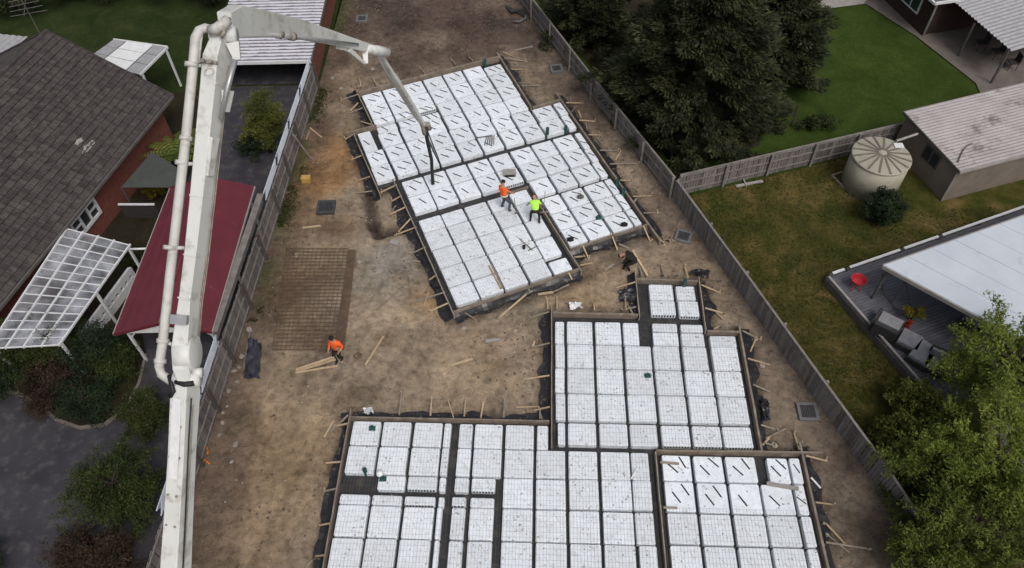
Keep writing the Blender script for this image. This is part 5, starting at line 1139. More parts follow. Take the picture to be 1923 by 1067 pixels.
person('worker in black clothes bending over beside the rear slab formwork', [fb, fa], W(fc, .34, .06, .76), W(fc, -.06, .22, .92), W(fc, -.30, .28, .80), [W(fc, -.30, .02, .36), W(fc, -.26, .40, .38)], (-1, .12), 'black_cloth', 'black_cloth', 'tan_boot', sleeve='black_cloth', hair='black_cloth')
# shovel and trowel
mb = MB(); a_, b_ = U(969, 402, zt_ + .01), U(966, 372, zt_ + 1.0); mb.tube([a_ + A((0, 0, .02)), b_], .018, 6); mb.beam(a_ + A((0, 0, .02)), a_ + A((.05, -.1, .26)), .2, .02); one('shovel', mb, 'form_timber', 'long handled shovel held by the orange shirted worker on the slab', 'shovel')
mb = MB(); a_ = U(1020, 400, zt_ + .02); mb.tube([a_, a_ + A((.1, .5, .95))], .016, 6); mb.beam(a_ + A((-.3, 0, .02)), a_ + A((.3, .05, .02)), .06, .03); one('screed_tool', mb, 'steel_dirty', 'screed tool beside the lime shirted worker', 'tool')

# ------------------------------------------------------------------ vegetation
def leaf_mesh(name, C, S, ex, ey, matn):
    """C centres (N,3); ex, ey half-axis vectors (N,3): N leaf blades, each a bent quad pair"""
    N = len(C); V = np.empty((N, 4, 3)); V[:, 0] = C - ex; V[:, 1] = C - ey * .9; V[:, 2] = C + ex; V[:, 3] = C + ey * .9
    me = bpy.data.meshes.new(name); me.vertices.add(N * 4); me.vertices.foreach_set('co', V.ravel())
    me.loops.add(N * 4); me.loops.foreach_set('vertex_index', np.arange(N * 4)); me.polygons.add(N); me.polygons.foreach_set('loop_start', np.arange(N) * 4); me.polygons.foreach_set('loop_total', np.full(N, 4))
    me.materials.append(MATS[matn]); me.update(calc_edges=True); return me
def rdir(n, rs): v = rs.normal(size=(n, 3)); return v / np.linalg.norm(v, axis=1)[:, None]
def plant(name, label, cat, base, clumps, per, leaf, matn, seed, trunk=None, flat=.0, wide=.45, group=None, limbs=True, parts=('trunk', 'crown')):
    """clumps: (M,4) centre+radius relative to base"""
    rs = np.random.RandomState(seed); t = thing(name, label, cat, base, group); cl = A(clumps, float); M_ = len(cl)
    n = np.maximum(8, (per * (cl[:, 3] / cl[:, 3].mean()) ** 2).astype(int)); idx = np.repeat(np.arange(M_), n); N = len(idx)
    off = rdir(N, rs) * (rs.rand(N, 1) ** .45); off[:, 2] *= .75
    C = cl[idx, :3] + off * cl[idx, 3:4] + A(base)
    nrm = rdir(N, rs) + off * .7 + A((0, 0, .6 + flat)); nrm /= np.linalg.norm(nrm, axis=1)[:, None]
    a = np.cross(nrm, rdir(N, rs)); a /= np.linalg.norm(a, axis=1)[:, None]; b = np.cross(nrm, a)
    sz = leaf * (.6 + .8 * rs.rand(N, 1)); C[:, 2] = np.maximum(C[:, 2], base[2] + .02)
    new(parts[1], leaf_mesh(parts[1], C, sz, a * sz, b * sz * wide, matn), t)
    mb = MB(); bs = A(base, float); tp = bs + A((0, 0, (trunk or .15)))
    top = bs + A((cl[:, 0].mean(), cl[:, 1].mean(), cl[:, 2].max() * .75)); r0 = .03 + .016 * max(1, cl[:, 2].max())
    mb.tube([bs - A((0, 0, .1)), lerp(bs, top, .35) + A((.05, .03, 0)), lerp(bs, top, .7), top], [r0 * 1.25, r0, r0 * .6, r0 * .2], 8)
    for q in cl[rs.choice(M_, min(M_, 26), replace=False)]:
        s_ = lerp(bs, top, rs.uniform(.2, .8)); e_ = bs + q[:3]; mb.tube([s_, lerp(s_, e_, .5) + A((0, 0, .06)), e_], [r0 * .42, r0 * .25, r0 * .08], 5)
    part(t, parts[0], mb, 'bark', True); return t
def blobclumps(rs, n, rx, ry, z0, z1, r, hollow=.5, squash=1):
    d = rdir(n, rs) * (hollow + (1 - hollow) * rs.rand(n, 1)); c = np.empty((n, 4)); c[:, 0] = d[:, 0] * rx; c[:, 1] = d[:, 1] * ry; c[:, 2] = (z0 + z1) / 2 + d[:, 2] * (z1 - z0) / 2; c[:, 3] = r * (.6 + .8 * rs.rand(n)); return c

def conifer(label, base, hgt, rad, nb, seed, matn='leaf_conifer'):
    rs = np.random.RandomState(seed); t = thing('conifer_tree', label, 'tree', base); bs = A(base, float); Cs, EX, EY = [], [], []; wood = MB()
    wood.tube([bs - A((0, 0, .2)), bs + A((0, 0, hgt * .5)), bs + A((.1, 0, hgt * .97))], [.32, .2, .03], 10)
    for i in range(nb):
        f = (i + .5) / nb; z = hgt * (.04 + .95 * f ** .85); az = i * 2.39996 + rs.uniform(-.3, .3); L = rad * (1 - (z / hgt)) ** .62 * rs.uniform(.75, 1.12) + .25
        dr = A((math.cos(az), math.sin(az), 0)); root_ = bs + A((0, 0, z)); droop = rs.uniform(.12, .30); tipp = root_ + dr * L + A((0, 0, -L * droop + .25))
        wood.tube([root_, lerp(root_, tipp, .5) + A((0, 0, .12)), tipp], [.05, .03, .01], 5)
        nt_ = int(3 + L * 2.6)
        for k_ in range(nt_):
            u_ = .28 + .75 * (k_ + rs.rand()) / nt_; c = lerp(root_, tipp, u_) + rs.normal(size=3) * A((.26, .26, .10)) * (0.5 + u_); r = rs.uniform(.3, .62)
            n = int(95 * r / .4); o = rdir(n, rs) * rs.rand(n, 1) ** .4; o[:, 2] *= .55; sd = np.cross(dr, A((0, 0, 1)))
            pts = c + o * r; ax_ = (dr * 1.0 + o * .9 + A((0, 0, .25)) + rs.normal(size=(n, 3)) * .35); ax_ /= np.linalg.norm(ax_, axis=1)[:, None]
            nn_ = A((0, 0, 1.)) + rs.normal(size=(n, 3)) * .45; by = np.cross(nn_, ax_); by /= np.linalg.norm(by, axis=1)[:, None]
            s_ = rs.uniform(.10, .20, (n, 1)); Cs.append(pts); EX.append(ax_ * s_); EY.append(by * s_ * .30)
    C, X_, Y_ = map(np.concatenate, (Cs, EX, EY)); new('crown', leaf_mesh('crown', C, None, X_, Y_, matn), t, loc=tuple(-bs)); part(t, 'trunk', wood, 'bark', True); return t
cb = U(1290, 225); conifer('huge dark conifer filling the top centre behind the fence', tuple(cb), 10.2, 5.0, 165, 5)
cb = U(1110, 70); conifer('dark conifer tree partly behind the top fence, left of the huge one', tuple(cb), 5.6, 2.5, 60, 6)
cb = U(1435, 150); conifer('dark conifer at the left of the green lawn, behind the huge one', tuple(cb), 7.0, 2.9, 90, 8)
# dark understorey under the conifers
for i, (px, py, r) in enumerate(((1180, 175, 1.5), (1235, 235, 1.3), (1310, 290, 1.2), (1150, 110, 1.3), (1085, 40, 1.4), (1400, 262, 1.1))):
    rs = np.random.RandomState(60 + i); plant('shrub', ['dark shrub under the conifer near the middle of the site fence', 'dark shrub under the conifer where branches meet the fence', 'low dark shrub beside the corner of the two fences', 'dark shrub under the conifer in the upper fence part', 'dark shrub at the top end of the site fence', 'dark low shrub behind the cross fence near the lawn'][i], 'shrub', tuple(U(px, py)), blobclumps(rs, 26, r, r, .1, 1.4, .35), 90, .06, 'leaf_conifer', 70 + i)
# big bright green tree, lower right
def tree_clumps(rs, n, R_, z0, z1, r):
    c = blobclumps(rs, n, R_, R_, z0, z1, r, .45); keep = vnoise(c[:, 0] * 1.0, c[:, 1] * 1.0 + c[:, 2], 91, 3, .55) > .40; return c[keep]
rs = np.random.RandomState(41); gp = lambda px, py, z: (U(px, py, z)[0], U(px, py, z)[1], 0.)
def airy_tree(label, base, lean, hgt, rad, limbs, leaf, matn, seed, name='broadleaf_tree', cat='tree', group=None):
    """trunk > limbs > twigs, leaves gathered loosely along the twigs"""
    rs = np.random.RandomState(seed); t = thing(name, label, cat, base, group); bs = A(base, float); top = bs + A((lean[0], lean[1], hgt * .8)); wood = MB()
    wood.tube([bs - A((0, 0, .1)), lerp(bs, top, .3) + A((.08, -.05, 0)), lerp(bs, top, .65), top], [.13, .10, .06, .02], 8); Cs, EX, EY = [], [], []
    for i in range(limbs):
        f = rs.uniform(.22, 1.0); st = lerp(bs, top, f); az = i * 2.39996 + rs.uniform(-.5, .5); L = rad * (1.05 - .55 * abs(f - .55)) * rs.uniform(.55, 1.1); el = rs.uniform(-.05, .75)
        dr = A((math.cos(az) * math.cos(el), math.sin(az) * math.cos(el), math.sin(el))); en_ = st + dr * L; wood.tube([st, lerp(st, en_, .5) + A((0, 0, .1)), en_], [.045, .028, .008], 5)
        for j in range(int(5 + L * 5)):
            u_ = rs.uniform(.25, 1.05); q0 = lerp(st, en_, u_) + A((0, 0, .1 * math.sin(math.pi * min(u_, 1)))); td = dr * .6 + rdir(1, rs)[0] * .9 + A((0, 0, .15)); td /= np.linalg.norm(td); tl_ = rs.uniform(.25, .62); q1 = q0 + td * tl_
            if rs.rand() < .35: wood.tube([q0, q1], [.009, .004], 4)
            n = int(rs.uniform(26, 52)); uu = rs.rand(n, 1) ** .7; c = q0 + (q1 - q0) * uu + rs.normal(size=(n, 3)) * .085
            ax_ = td + rs.normal(size=(n, 3)) * .8 + A((0, 0, -.15)); ax_ /= np.linalg.norm(ax_, axis=1)[:, None]; nn_ = A((0, 0, 1.)) + rs.normal(size=(n, 3)) * .6; by = np.cross(nn_, ax_); by /= np.linalg.norm(by, axis=1)[:, None]
            s_ = leaf * rs.uniform(.55, 1.35, (n, 1)); Cs.append(c); EX.append(ax_ * s_); EY.append(by * s_ * .42)
    C, X_, Y_ = map(np.concatenate, (Cs, EX, EY)); new('crown', leaf_mesh('crown', C, None, X_, Y_, matn), t, loc=tuple(-bs)); part(t, 'trunk', wood, 'bark', True); return t
airy_tree('bright green leafy tree covering the end of the white patio cover', gp(1890, 720, 2.6), (0, .2), 5.0, 2.5, 58, .066, 'leaf_bright', 42)
airy_tree('bright green tree between the deck and the lower right corner', gp(1860, 880, 2.2), (0, 0), 4.2, 2.4, 46, .066, 'leaf_bright', 43)
airy_tree('low olive tree at the bottom edge beside the right fence', gp(1725, 1050, 1.0), (.1, 0), 2.2, 1.4, 26, .064, 'leaf_olive2', 143)
airy_tree('green tree overhanging the paling fence at bottom right', gp(1745, 905, 1.4), (0, .1), 2.7, 1.8, 34, .064, 'leaf_olive2', 44)
airy_tree('leafy green tree at the bottom right corner', gp(1800, 1010, 1.8), (.2, .1), 3.4, 2.2, 40, .066, 'leaf_olive2', 45)
plant('shrub', 'loose green shrub between the lawn and the deck edge', 'shrub', tuple(U(1700, 775)), tree_clumps(rs, 64, 1.0, .2, 1.7, .30), 100, .07, 'leaf_lime', 46)
plant('shrub', 'yellow green shrub growing over the fence near bottom right', 'shrub', tuple(U(1668, 838)), tree_clumps(rs, 54, .8, .2, 1.8, .30), 100, .07, 'leaf_lime', 47)
plant('shrub', 'olive shrub against the fence above the bottom right tree', 'shrub', tuple(U(1775, 860)), tree_clumps(rs, 90, 1.5, .2, 2.2, .38), 120, .07, 'leaf_olive2', 48)
plant('shrub', 'round dark blue green shrub beside the water tank', 'shrub', tuple(U(1650, 412)), blobclumps(np.random.RandomState(3), 70, 1.0, .85, .05, 1.75, .26, .6), 120, .05, 'leaf_dark', 49)
plant('shrub', 'small orange leaved plant in a pot on the deck', 'plant', tuple(U(1708, 602, .4)), blobclumps(np.random.RandomState(4), 16, .42, .42, .3, .9, .16, .4), 60, .05, 'leaf_yellow', 50)
plant('shrub', 'red flowering plant beside the orange leaved one', 'plant', tuple(U(1703, 615, .4)), blobclumps(np.random.RandomState(5), 7, .2, .2, .1, .5, .10, .4), 40, .04, 'flower_red', 51)
plant('shrub', 'low green plant behind the cross fence beside the lawn', 'shrub', tuple(U(1535, 240)), blobclumps(np.random.RandomState(6), 34, 1.3, .5, .05, .7, .25, .4), 70, .06, 'leaf_mid', 52)
# bare forked stake by the lawn
mb = MB(); c = U(1486, 236); mb.tube([c, c + A((.05, .1, 1.3))], .05, 6); mb.tube([c + A((-.45, -.3, 0)), c + A((0, 0, .55))], .03, 6); mb.tube([c + A((.5, -.2, 0)), c + A((0, 0, .55))], .03, 6); one('timber_tripod', mb, 'bark', 'dark three legged stake standing at the lawn edge by the fence', 'stake')
# left side plants
airy_tree('tall yellow green shrub beside the garage driveway', tuple(U(508, 285)), (.25, .15), 3.6, .95, 44, .055, 'leaf_lime', 53, 'shrub', 'shrub')
plant('shrub', 'dark sprawling shrub at the foot of the yellow green one', 'shrub', tuple(U(478, 295)), blobclumps(np.random.RandomState(8), 34, .85, .9, .1, 1.4, .26, .3), 80, .06, 'leaf_dark', 54)
for i, (px, py, r, z, m_, lb) in enumerate(((60, 690, 1.3, 1.9, 'leaf_mid', 'leafy shrub in front of the clear patio roof, leftmost in bed'), (128, 672, 1.1, 2.4, 'leaf_olive', 'loose shrub with pale twigs in front of the patio roof'), (198, 685, 1.1, 2.0, 'leaf_dark', 'dense dark green shrub below the white balustrade'), (105, 745, 1.1, .9, 'leaf_red', 'brownish low shrub in the middle of the curved bed'), (170, 765, 1.1, .8, 'leaf_dark', 'low dark shrub at the rounded tip of the bed'), (20, 720, 1.0, 1.0, 'leaf_dark', 'dark shrub at the left edge of the curved bed'), (235, 700, .8, 1.0, 'leaf_mid', 'green shrub at the right edge of the curved bed'))):
    airy_tree(lb, tuple(U(px, py)), (0, 0), z * 1.05, r * 1.05, 30, .05, m_, 90 + i, 'shrub', 'shrub', 'shrubs in the curved garden bed')
airy_tree('olive green shrub beside the boom above the bottom left drive', tuple(U(287, 795)), (0, 0), 1.4, 1.0, 28, .05, 'leaf_olive', 101, 'shrub', 'shrub')
airy_tree('large dark shrub against the fence left of the boom', tuple(U(250, 950)), (0, 0), 2.4, 1.6, 60, .05, 'leaf_mid', 102, 'shrub', 'shrub')
airy_tree('reddish brown shrub at the bottom left by the fence', tuple(U(165, 1055)), (0, 0), 1.3, 1.1, 24, .05, 'leaf_red', 103, 'shrub', 'shrub')
airy_tree('brown twiggy shrub at the bottom edge beside the reddish one', tuple(U(228, 1062)), (0, 0), 1.1, 0.9, 18, .05, 'leaf_red', 104, 'shrub', 'shrub')
plant('shrub', 'green shrub at the very bottom left corner', 'shrub', tuple(U(-15, 1060)), blobclumps(np.random.RandomState(25), 40, .8, .8, .1, 1.2, .28, .45), 80, .05, 'leaf_mid', 105)
plant('shrub', 'yellowish shrub in the passage above the patio roof corner', 'shrub', tuple(U(257, 498)), blobclumps(np.random.RandomState(26), 26, .45, .7, .1, 1.1, .22, .4), 80, .05, 'leaf_olive', 106)
plant('shrub', 'small golden shrub behind the low dark screen', 'shrub', tuple(U(297, 372)), blobclumps(np.random.RandomState(27), 22, .5, .35, .2, 1.2, .2, .4), 80, .05, 'leaf_yellow', 107)
# hedge masses at the top left
for i, (px, py, r) in enumerate(((30, 22, 2.2), (130, 2, 2.4), (230, -8, 2.4), (330, -6, 2.2), (400, 10, 1.4))):
    rs = np.random.RandomState(120 + i); plant('tree', ['dark tree at the far top left corner', 'dark tree at the top left behind the aerial', 'dark tree at top left above the white patio cover', 'dark tree at the top beside the garage roof', 'small dark tree touching the garage roof corner'][i], 'tree', tuple(U(px, py)), blobclumps(rs, 70, r, r, .3, 3.6, .45, .4), 110, .08, 'leaf_conifer', 130 + i, group='dark trees at the top left')
# tree fern fronds
def fern(label, base, z, n, L, seed):
    rs = np.random.RandomState(seed); t = thing('tree_fern', label, 'tree fern', base); bs = A(base, float); mb = MB(); mb.tube([bs - A((0, 0, .1)), bs + A((0, 0, z))], [.16, .13], 8); part(t, 'trunk', mb, 'bark', True)
    for i in range(n):
        az = 2 * math.pi * i / n + rs.uniform(-.2, .2); dr = A((math.cos(az), math.sin(az), 0)); sd = A((-dr[1], dr[0], 0)); mb = MB(); K = 12
        sp = [bs + A((0, 0, z)) + dr * L * u_ + A((0, 0, .45 * math.sin(u_ * 2.1) - .45 * u_ * u_)) for u_ in np.linspace(0, 1, K)]
        for k_ in range(1, K):
            w_ = .20 * math.sin(math.pi * min(1, .15 + .85 * k_ / K)) + .02; d_ = (sp[k_] - sp[k_ - 1])
            for s_ in (-1, 1): mb.add([sp[k_ - 1], sp[k_ - 1] + d_ * .75, sp[k_ - 1] + d_ * 1.0 + sd * s_ * w_ + A((0, 0, -.08)), sp[k_ - 1] + d_ * .35 + sd * s_ * w_ + A((0, 0, -.08))], [(0, 1, 2, 3) if s_ > 0 else (3, 2, 1, 0)])
        part(t, 'frond', mb, 'leaf_fern')
fern('bright green tree fern behind the boom by the brick wall', tuple(U(345, 330)), 1.5, 13, 1.7, 3)
fern('smaller green tree fern right of the other, beside the boom', tuple(U(362, 285)), .8, 11, 1.0, 4)

# ------------------------------------------------------------------ site clutter
def plank(a, b, w, h, label, m_='pine', z=.05, name='timber_plank', cat='plank', group='loose timber on the site'):
    mb = MB(); mb.beam(U(*a, z), U(*b, z), w, h); return one(name, mb, m_, label, cat, group)
mb = MB(); mb.beam(U(556, 694, .05), U(628, 670, .55), .09, .045); one('timber_plank', mb, 'pine', 'upper pine plank held by the front orange worker', 'plank', 'planks at the front worker')
mb = MB(); mb.beam(U(557, 698, .05), U(630, 675, .50), .09, .045); one('timber_plank', mb, 'pine', 'middle pine plank held by the front orange worker', 'plank', 'planks at the front worker')
plank((555, 700), (634, 687), .08, .045, 'lowest pine plank lying below the front orange worker', group='planks at the front worker')
plank((686, 686), (720, 632), .09, .04, 'pale plank lying diagonally right of the front orange worker')
plank((847, 686), (888, 674), .10, .04, 'short plank lying in the middle of the bare ground')
plank((708, 582), (748, 546), .035, .03, 'thin dark rod on the ground left of the rear slab', 'form_timber', .03)
plank((938, 596), (988, 553), .08, .045, 'pale plank in front of the rear slab front edge')
plank((948, 640), (985, 592), .06, .04, 'dark plank below the pale one in front of the rear slab', 'form_timber')
plank((1010, 553), (1039, 549), .12, .04, 'short pale board in front of the rear slab')
plank((912, 641), (938, 638), .16, .05, 'grey offcut board near the middle of the bare ground', 'concrete_light')
plank((733, 453), (748, 459), .26, .06, 'pale grey block beside the trench left of the rear slab', 'concrete_light')
plank((918, 499), (941, 543), .07, .04, 'left pine batten lying on the rear slab pods', 'pine', zt_ + .03)
plank((923, 497), (944, 541), .06, .04, 'right pine batten lying on the rear slab pods', 'pine_grey', zt_ + .03)
plank((965, 95), (1000, 87), .07, .04, 'stray plank on the dirt beyond the rear slab back corner', 'pine_grey')
plank((1188, 470), (1216, 518), .10, .05, 'long pine plank leaning behind the worker in black', 'pine', .08)
plank((1136, 508), (1152, 496), .10, .04, 'short pale plank at the feet of the worker in black', 'pine_grey', .05)
plank((1155.8, 301), (1166, 283), .07, .04, 'short stray plank between the rear slab and the fence', 'pine')
plank((1038, 196), (1056, 190), .06, .04, 'offcut of timber at the right step of the rear slab', 'pine', .06)
plank((1086, 207), (1091, 221), .08, .04, 'small pale offcut near the fence by the rear slab', 'pine')
plank((1523, 897), (1541, 917), .07, .04, 'white painted batten beside the lower right slab', 'white_plastic', .06)
plank((575, 262), (582, 246), .06, .04, 'thin stick lying near the left fence', 'pine_grey', .04)
plank((582, 240), (604, 258), .05, .04, 'bent stick lying right of the left fence', 'pine', .04)
plank((568, 428), (602, 424), .08, .04, 'broken stick on the clay below the dark grate', 'pine', .04)
plank((1262, 452), (1280, 449), .16, .03, 'flat timber board touching the pit near the right fence', 'pine_grey', .03)
plank((458, 690), (470, 622), .05, .08, 'timber edge board along the dark tarpaulin by the fence', 'rail', .05)
plank((1185, 900), (1196, 880), .0 + .05, .03, 'thin white conduit across the front slab pods', 'white_plastic', zt_ + .05)
plank((1440, 908), (1500, 918), .16, .03, 'pale board lying on the lower right slab pods', 'concrete_light', zt_ + .04)
plank((1240, 868), (1275, 871), .09, .04, 'pale batten at the back left of lower right slab', 'pine_grey', zt_ + .03)
plank((1246, 953), (1272, 954), .08, .03, 'short pale batten at the left of lower right slab', 'pine_grey', zt_ + .03)
plank((975, 448), (1000, 470), .05, .03, 'thin timber strip on the rear slab below the workers', 'pine_grey', zt_ + .03)
# stacked reinforcing mesh sheets on the ground
q = [U(538, 470), U(655, 470), U(628, 660), U(512, 660)]
for lay in range(2):
    mb = MB(); o_ = A((.012 * lay, .015 * lay, .085 + .03 * lay)); bl = lambda u_, v_: lerp(lerp(q[0], q[1], u_), lerp(q[3], q[2], u_), v_) + o_
    for i in range(15): mb.beam(bl(i / 14, 0), bl(i / 14, 1), .020, .014)
    for i in range(29): mb.beam(bl(0, i / 28) + A((0, 0, .016)), bl(1, i / 28) + A((0, 0, .012)), .016, .012)
    one('reinforcing_mesh', mb, 'rusty_wire', ['bottom rusty mesh sheet of the stack on the bare ground', 'top rusty mesh sheet of the stack on the bare ground'][lay], 'wire mesh', 'rusty mesh sheets on the ground')
mb = MB(); a0, a1, a2, a3 = U(655, 472), U(668, 472), U(646, 658), U(630, 658)
for i in range(7):
    mb.tube([lerp(a0, a1, i / 6) + A((0, 0, .05)), lerp(a3, a2, i / 6) + A((0, 0, .05))], .025, 6)
    mb.tube([lerp(a0, a1, (i + .5) / 7) + A((0, 0, .095)), lerp(a3, a2, (i + .5) / 7) + A((0, 0, .095))], .022, 6)
one('reinforcing_bars', mb, 'rusty_wire', 'bundle of long dark trench mesh bars beside the rusty mesh', 'steel bars')
# pits and grates
def pit(px, py, rz, sz, label, m_='pit_frame', zt2=.12):
    c = U(px, py, .0); t = thing('drain_pit', label, 'drain pit', tuple(c), 'drain pits around the site'); R2 = A(((math.cos(rz), -math.sin(rz)), (math.sin(rz), math.cos(rz))))
    mb = MB()
    for (x, y, hx, hy) in ((0, -sz, sz + .06, .06), (0, sz, sz + .06, .06), (-sz, 0, .06, sz - .06), (sz, 0, .06, sz - .06)):
        o2 = R2 @ A((x, y)); mb.box((c[0] + o2[0], c[1] + o2[1], zt2 / 2 - .05), (R2[0, 0], R2[1, 0], 0), (R2[0, 1], R2[1, 1], 0), (0, 0, 1), hx, hy, zt2 / 2 + .05)
    part(t, 'frame', mb, m_)
    mb = MB(); mb.box((c[0], c[1], .0), (R2[0, 0], R2[1, 0], 0), (R2[0, 1], R2[1, 1], 0), (0, 0, 1), sz - .06, sz - .06, .02); part(t, 'sump', mb, 'rubber')
    n = 8
    for i in range(n):
        x = (-1 + 2 * (i + .5) / n) * (sz - .07); o2 = R2 @ A((x, 0)); mb = MB(); mb.box((c[0] + o2[0], c[1] + o2[1], zt2 - .02), (R2[0, 0], R2[1, 0], 0), (R2[0, 1], R2[1, 1], 0), (0, 0, 1), .022, sz - .06, .02); part(t, 'grate_bar', mb, 'grate')
pit(613, 392, .02, .38, 'square dark grated pit on the clay near the left fence', 'grate', .16)
pit(680, 37, .0, .30, 'small pale rimmed pit on the dirt at the top')
pit(1045, 131, .15, .30, 'grey grated pit near the fence beyond the rear slab')
pit(1283, 446, -.4, .32, 'grey grated pit between the rear slab and right fence')
pit(1516, 775, -.05, .34, 'square pale rimmed pit near the fence at lower right')
mb = MB(); c = U(965, 22); 
for i in range(4): mb.beam(c + A((-.5 + .1 * i, .5 - .3 * i, .1 + .05 * i)), c + A((.7, -.7 + .2 * i, .12 + .05 * i)), .2, .05)
one('timber_pile', mb, 'wicker', 'dark heap of boards against the fence at the top', 'timber pile')
mb = MB(); c = U(976, 40, .15); mb.tube([c + A((-.4, .0, 0)), c + A((0, -.12, .05)), c + A((.35, .15, .1)), c + A((.4, .5, .1))], .06, 6); one('drain_pipe', mb, 'pit_frame', 'pale bent pipe beside the dark board heap at top', 'pipe', smooth=True)
# tarpaulin
def tarp(cs, n, amp, seed, name, m_, label, cat):
    q = [U(*p, .03) for p in cs]; mb = MB(); g = np.linspace(0, 1, n); P_ = [[lerp(lerp(q[0], q[1], u_), lerp(q[3], q[2], u_), v_) for u_ in g] for v_ in g]; rs = np.random.RandomState(seed)
    for i in range(n):
        for j in range(n): P_[i][j] = P_[i][j] + A((rs.normal() * .03, rs.normal() * .03, abs(vnoise(A([P_[i][j][0]]), A([P_[i][j][1]]), seed, 4, 1.6)[0] - .35) * amp))
    vs = [P_[i][j] for i in range(n) for j in range(n)]; mb.add(vs, [(i * n + j, (i + 1) * n + j, (i + 1) * n + j + 1, i * n + j + 1) for i in range(n - 1) for j in range(n - 1)]); return one(name, mb, m_, label, cat, smooth=True)
tarp(((469, 638), (492, 645), (488, 712), (458, 712)), 14, .5, 5, 'tarpaulin', 'tarp', 'crumpled dark blue tarpaulin on the ground by the left fence', 'tarpaulin')
tarp(((1300, 506), (1332, 510), (1330, 524), (1296, 522)), 12, .6, 6, 'plastic_heap', 'black_plastic', 'black plastic heap behind the small bump-out of front slab', 'plastic sheet')
tarp(((1160, 548), (1192, 545), (1196, 565), (1165, 568)), 12, .6, 7, 'plastic_heap', 'black_plastic', 'black plastic heap left of the small bump-out', 'plastic sheet')
tarp(((1428, 745), (1440, 750), (1445, 790), (1432, 795)), 12, .6, 8, 'plastic_heap', 'black_plastic', 'black plastic heap right of the front slab', 'plastic sheet')
tarp(((1068, 572), (1090, 570), (1094, 583), (1070, 584)), 10, .7, 9, 'plastic_bag', 'white_plastic', 'crumpled white plastic bag behind the front slab', 'plastic bag')
tarp(((683, 766), (700, 766), (702, 780), (684, 780)), 8, .6, 10, 'plastic_bag', 'white_plastic', 'small white plastic scrap at the front slab back corner', 'plastic scrap')
tarp(((805, 515), (822, 505), (832, 535), (812, 545)), 10, .5, 12, 'plastic_heap', 'black_plastic', 'black plastic heap left of the rear slab lower left', 'plastic sheet')
mb = MB(); c = U(576, 341); mb.abox(c[0] - .22, c[0] + .22, c[1] - .15, c[1] + .15, 0, .28); mb.k = 1; mb.abox(c[0] - .23, c[0] + .23, c[1] - .16, c[1] + .16, .285, .31); one('cardboard_box', mb, ['yellow_box', 'yellow_box'], 'small yellowish box on the clay near the left fence', 'box')
mb = MB(); c = U(382, 855); pts = [c + A((.18 * math.cos(a_), .34 * math.sin(a_), .05 + .05 * abs(math.sin(2 * a_)))) for a_ in np.linspace(0, 5.6, 16)]; mb.tube(pts, .03, 6); mb.tube([c + A((.1, -.2, .1)), c + A((.35, -.4, .05))], .03, 6); one('orange_strap', mb, 'orange_plastic', 'tangled orange strap on the ground right of the boom', 'strap', smooth=True)
mb = MB(); c = U(672, 668, .06); mb.lathe([(.17, 0), (.19, .05), (.13, .06), (.12, .02)], tuple(c - A((0, 0, .06))), 14); one('tie_wire_coil', mb, 'rusty_wire', 'small coil of tie wire right of the front orange worker', 'wire coil')
# things standing on the pods
mb = MB(); c = U(957, 327, zt_); mb.abox(c[0] - .32, c[0] + .32, c[1] - .2, c[1] + .2, .0 + zt_, zt_ + .16); mb.k = 1; mb.abox(c[0] - .25, c[0] + .25, c[1] - .24, c[1] - .202, zt_ + .02, zt_ + .12); one('concrete_block', mb, ['concrete_light', 'slot_dark'], 'grey hollow block on the pods behind the orange shirted worker', 'block')
mb = MB(); c = U(921, 268, zt_ + .01)
for i in range(5): mb.tube([c + A((-.3 + .12 * i, -.25, .03 + .02 * i)), c + A((-.2 + .1 * i, .45, .05 + .02 * i))], .022, 6)
mb.tube([c + A((-.75, .35, .06)), c + A((.1, .5, .06))], .025, 6); one('steel_offcuts', mb, 'wire', 'heap of steel bar offcuts on the rear slab pods', 'steel bars')
for i, (px, py, lb) in enumerate(((1071, 452, 'black tool bag at the step board of the rear slab'), (1172, 424, 'black bag at the right front of the rear slab'), (1090, 372, 'small grey crate on the pods left of right formwork'))):
    c = U(px, py, zt_); mb = MB(); mb.path([c + A((-.15, 0, .08)), c + A((0, 0, .09)), c + A((.15, 0, .08))], [(.13, .13), (.18, .18), (.11, .13)], (0, 0, 1)); mb.tube([c + A((-.08, 0, .16)), c + A((0, 0, .26)), c + A((.08, 0, .16))], .015, 6); one('tool_bag', mb, 'black_cloth' if i < 2 else 'gutter', lb, 'bag', smooth=True)
mb = MB(); c = U(984, 467, zt_); mb.lathe([(.07, 0), (.08, .2), (.02, .22)], tuple(c), 10); mb.tube([c + A((.2, -.15, .03)), c + A((.6, .1, .03))], .02, 6); one('hand_tools', mb, 'rubber', 'dark bottle and hand tool on the lower left rear slab', 'tools')
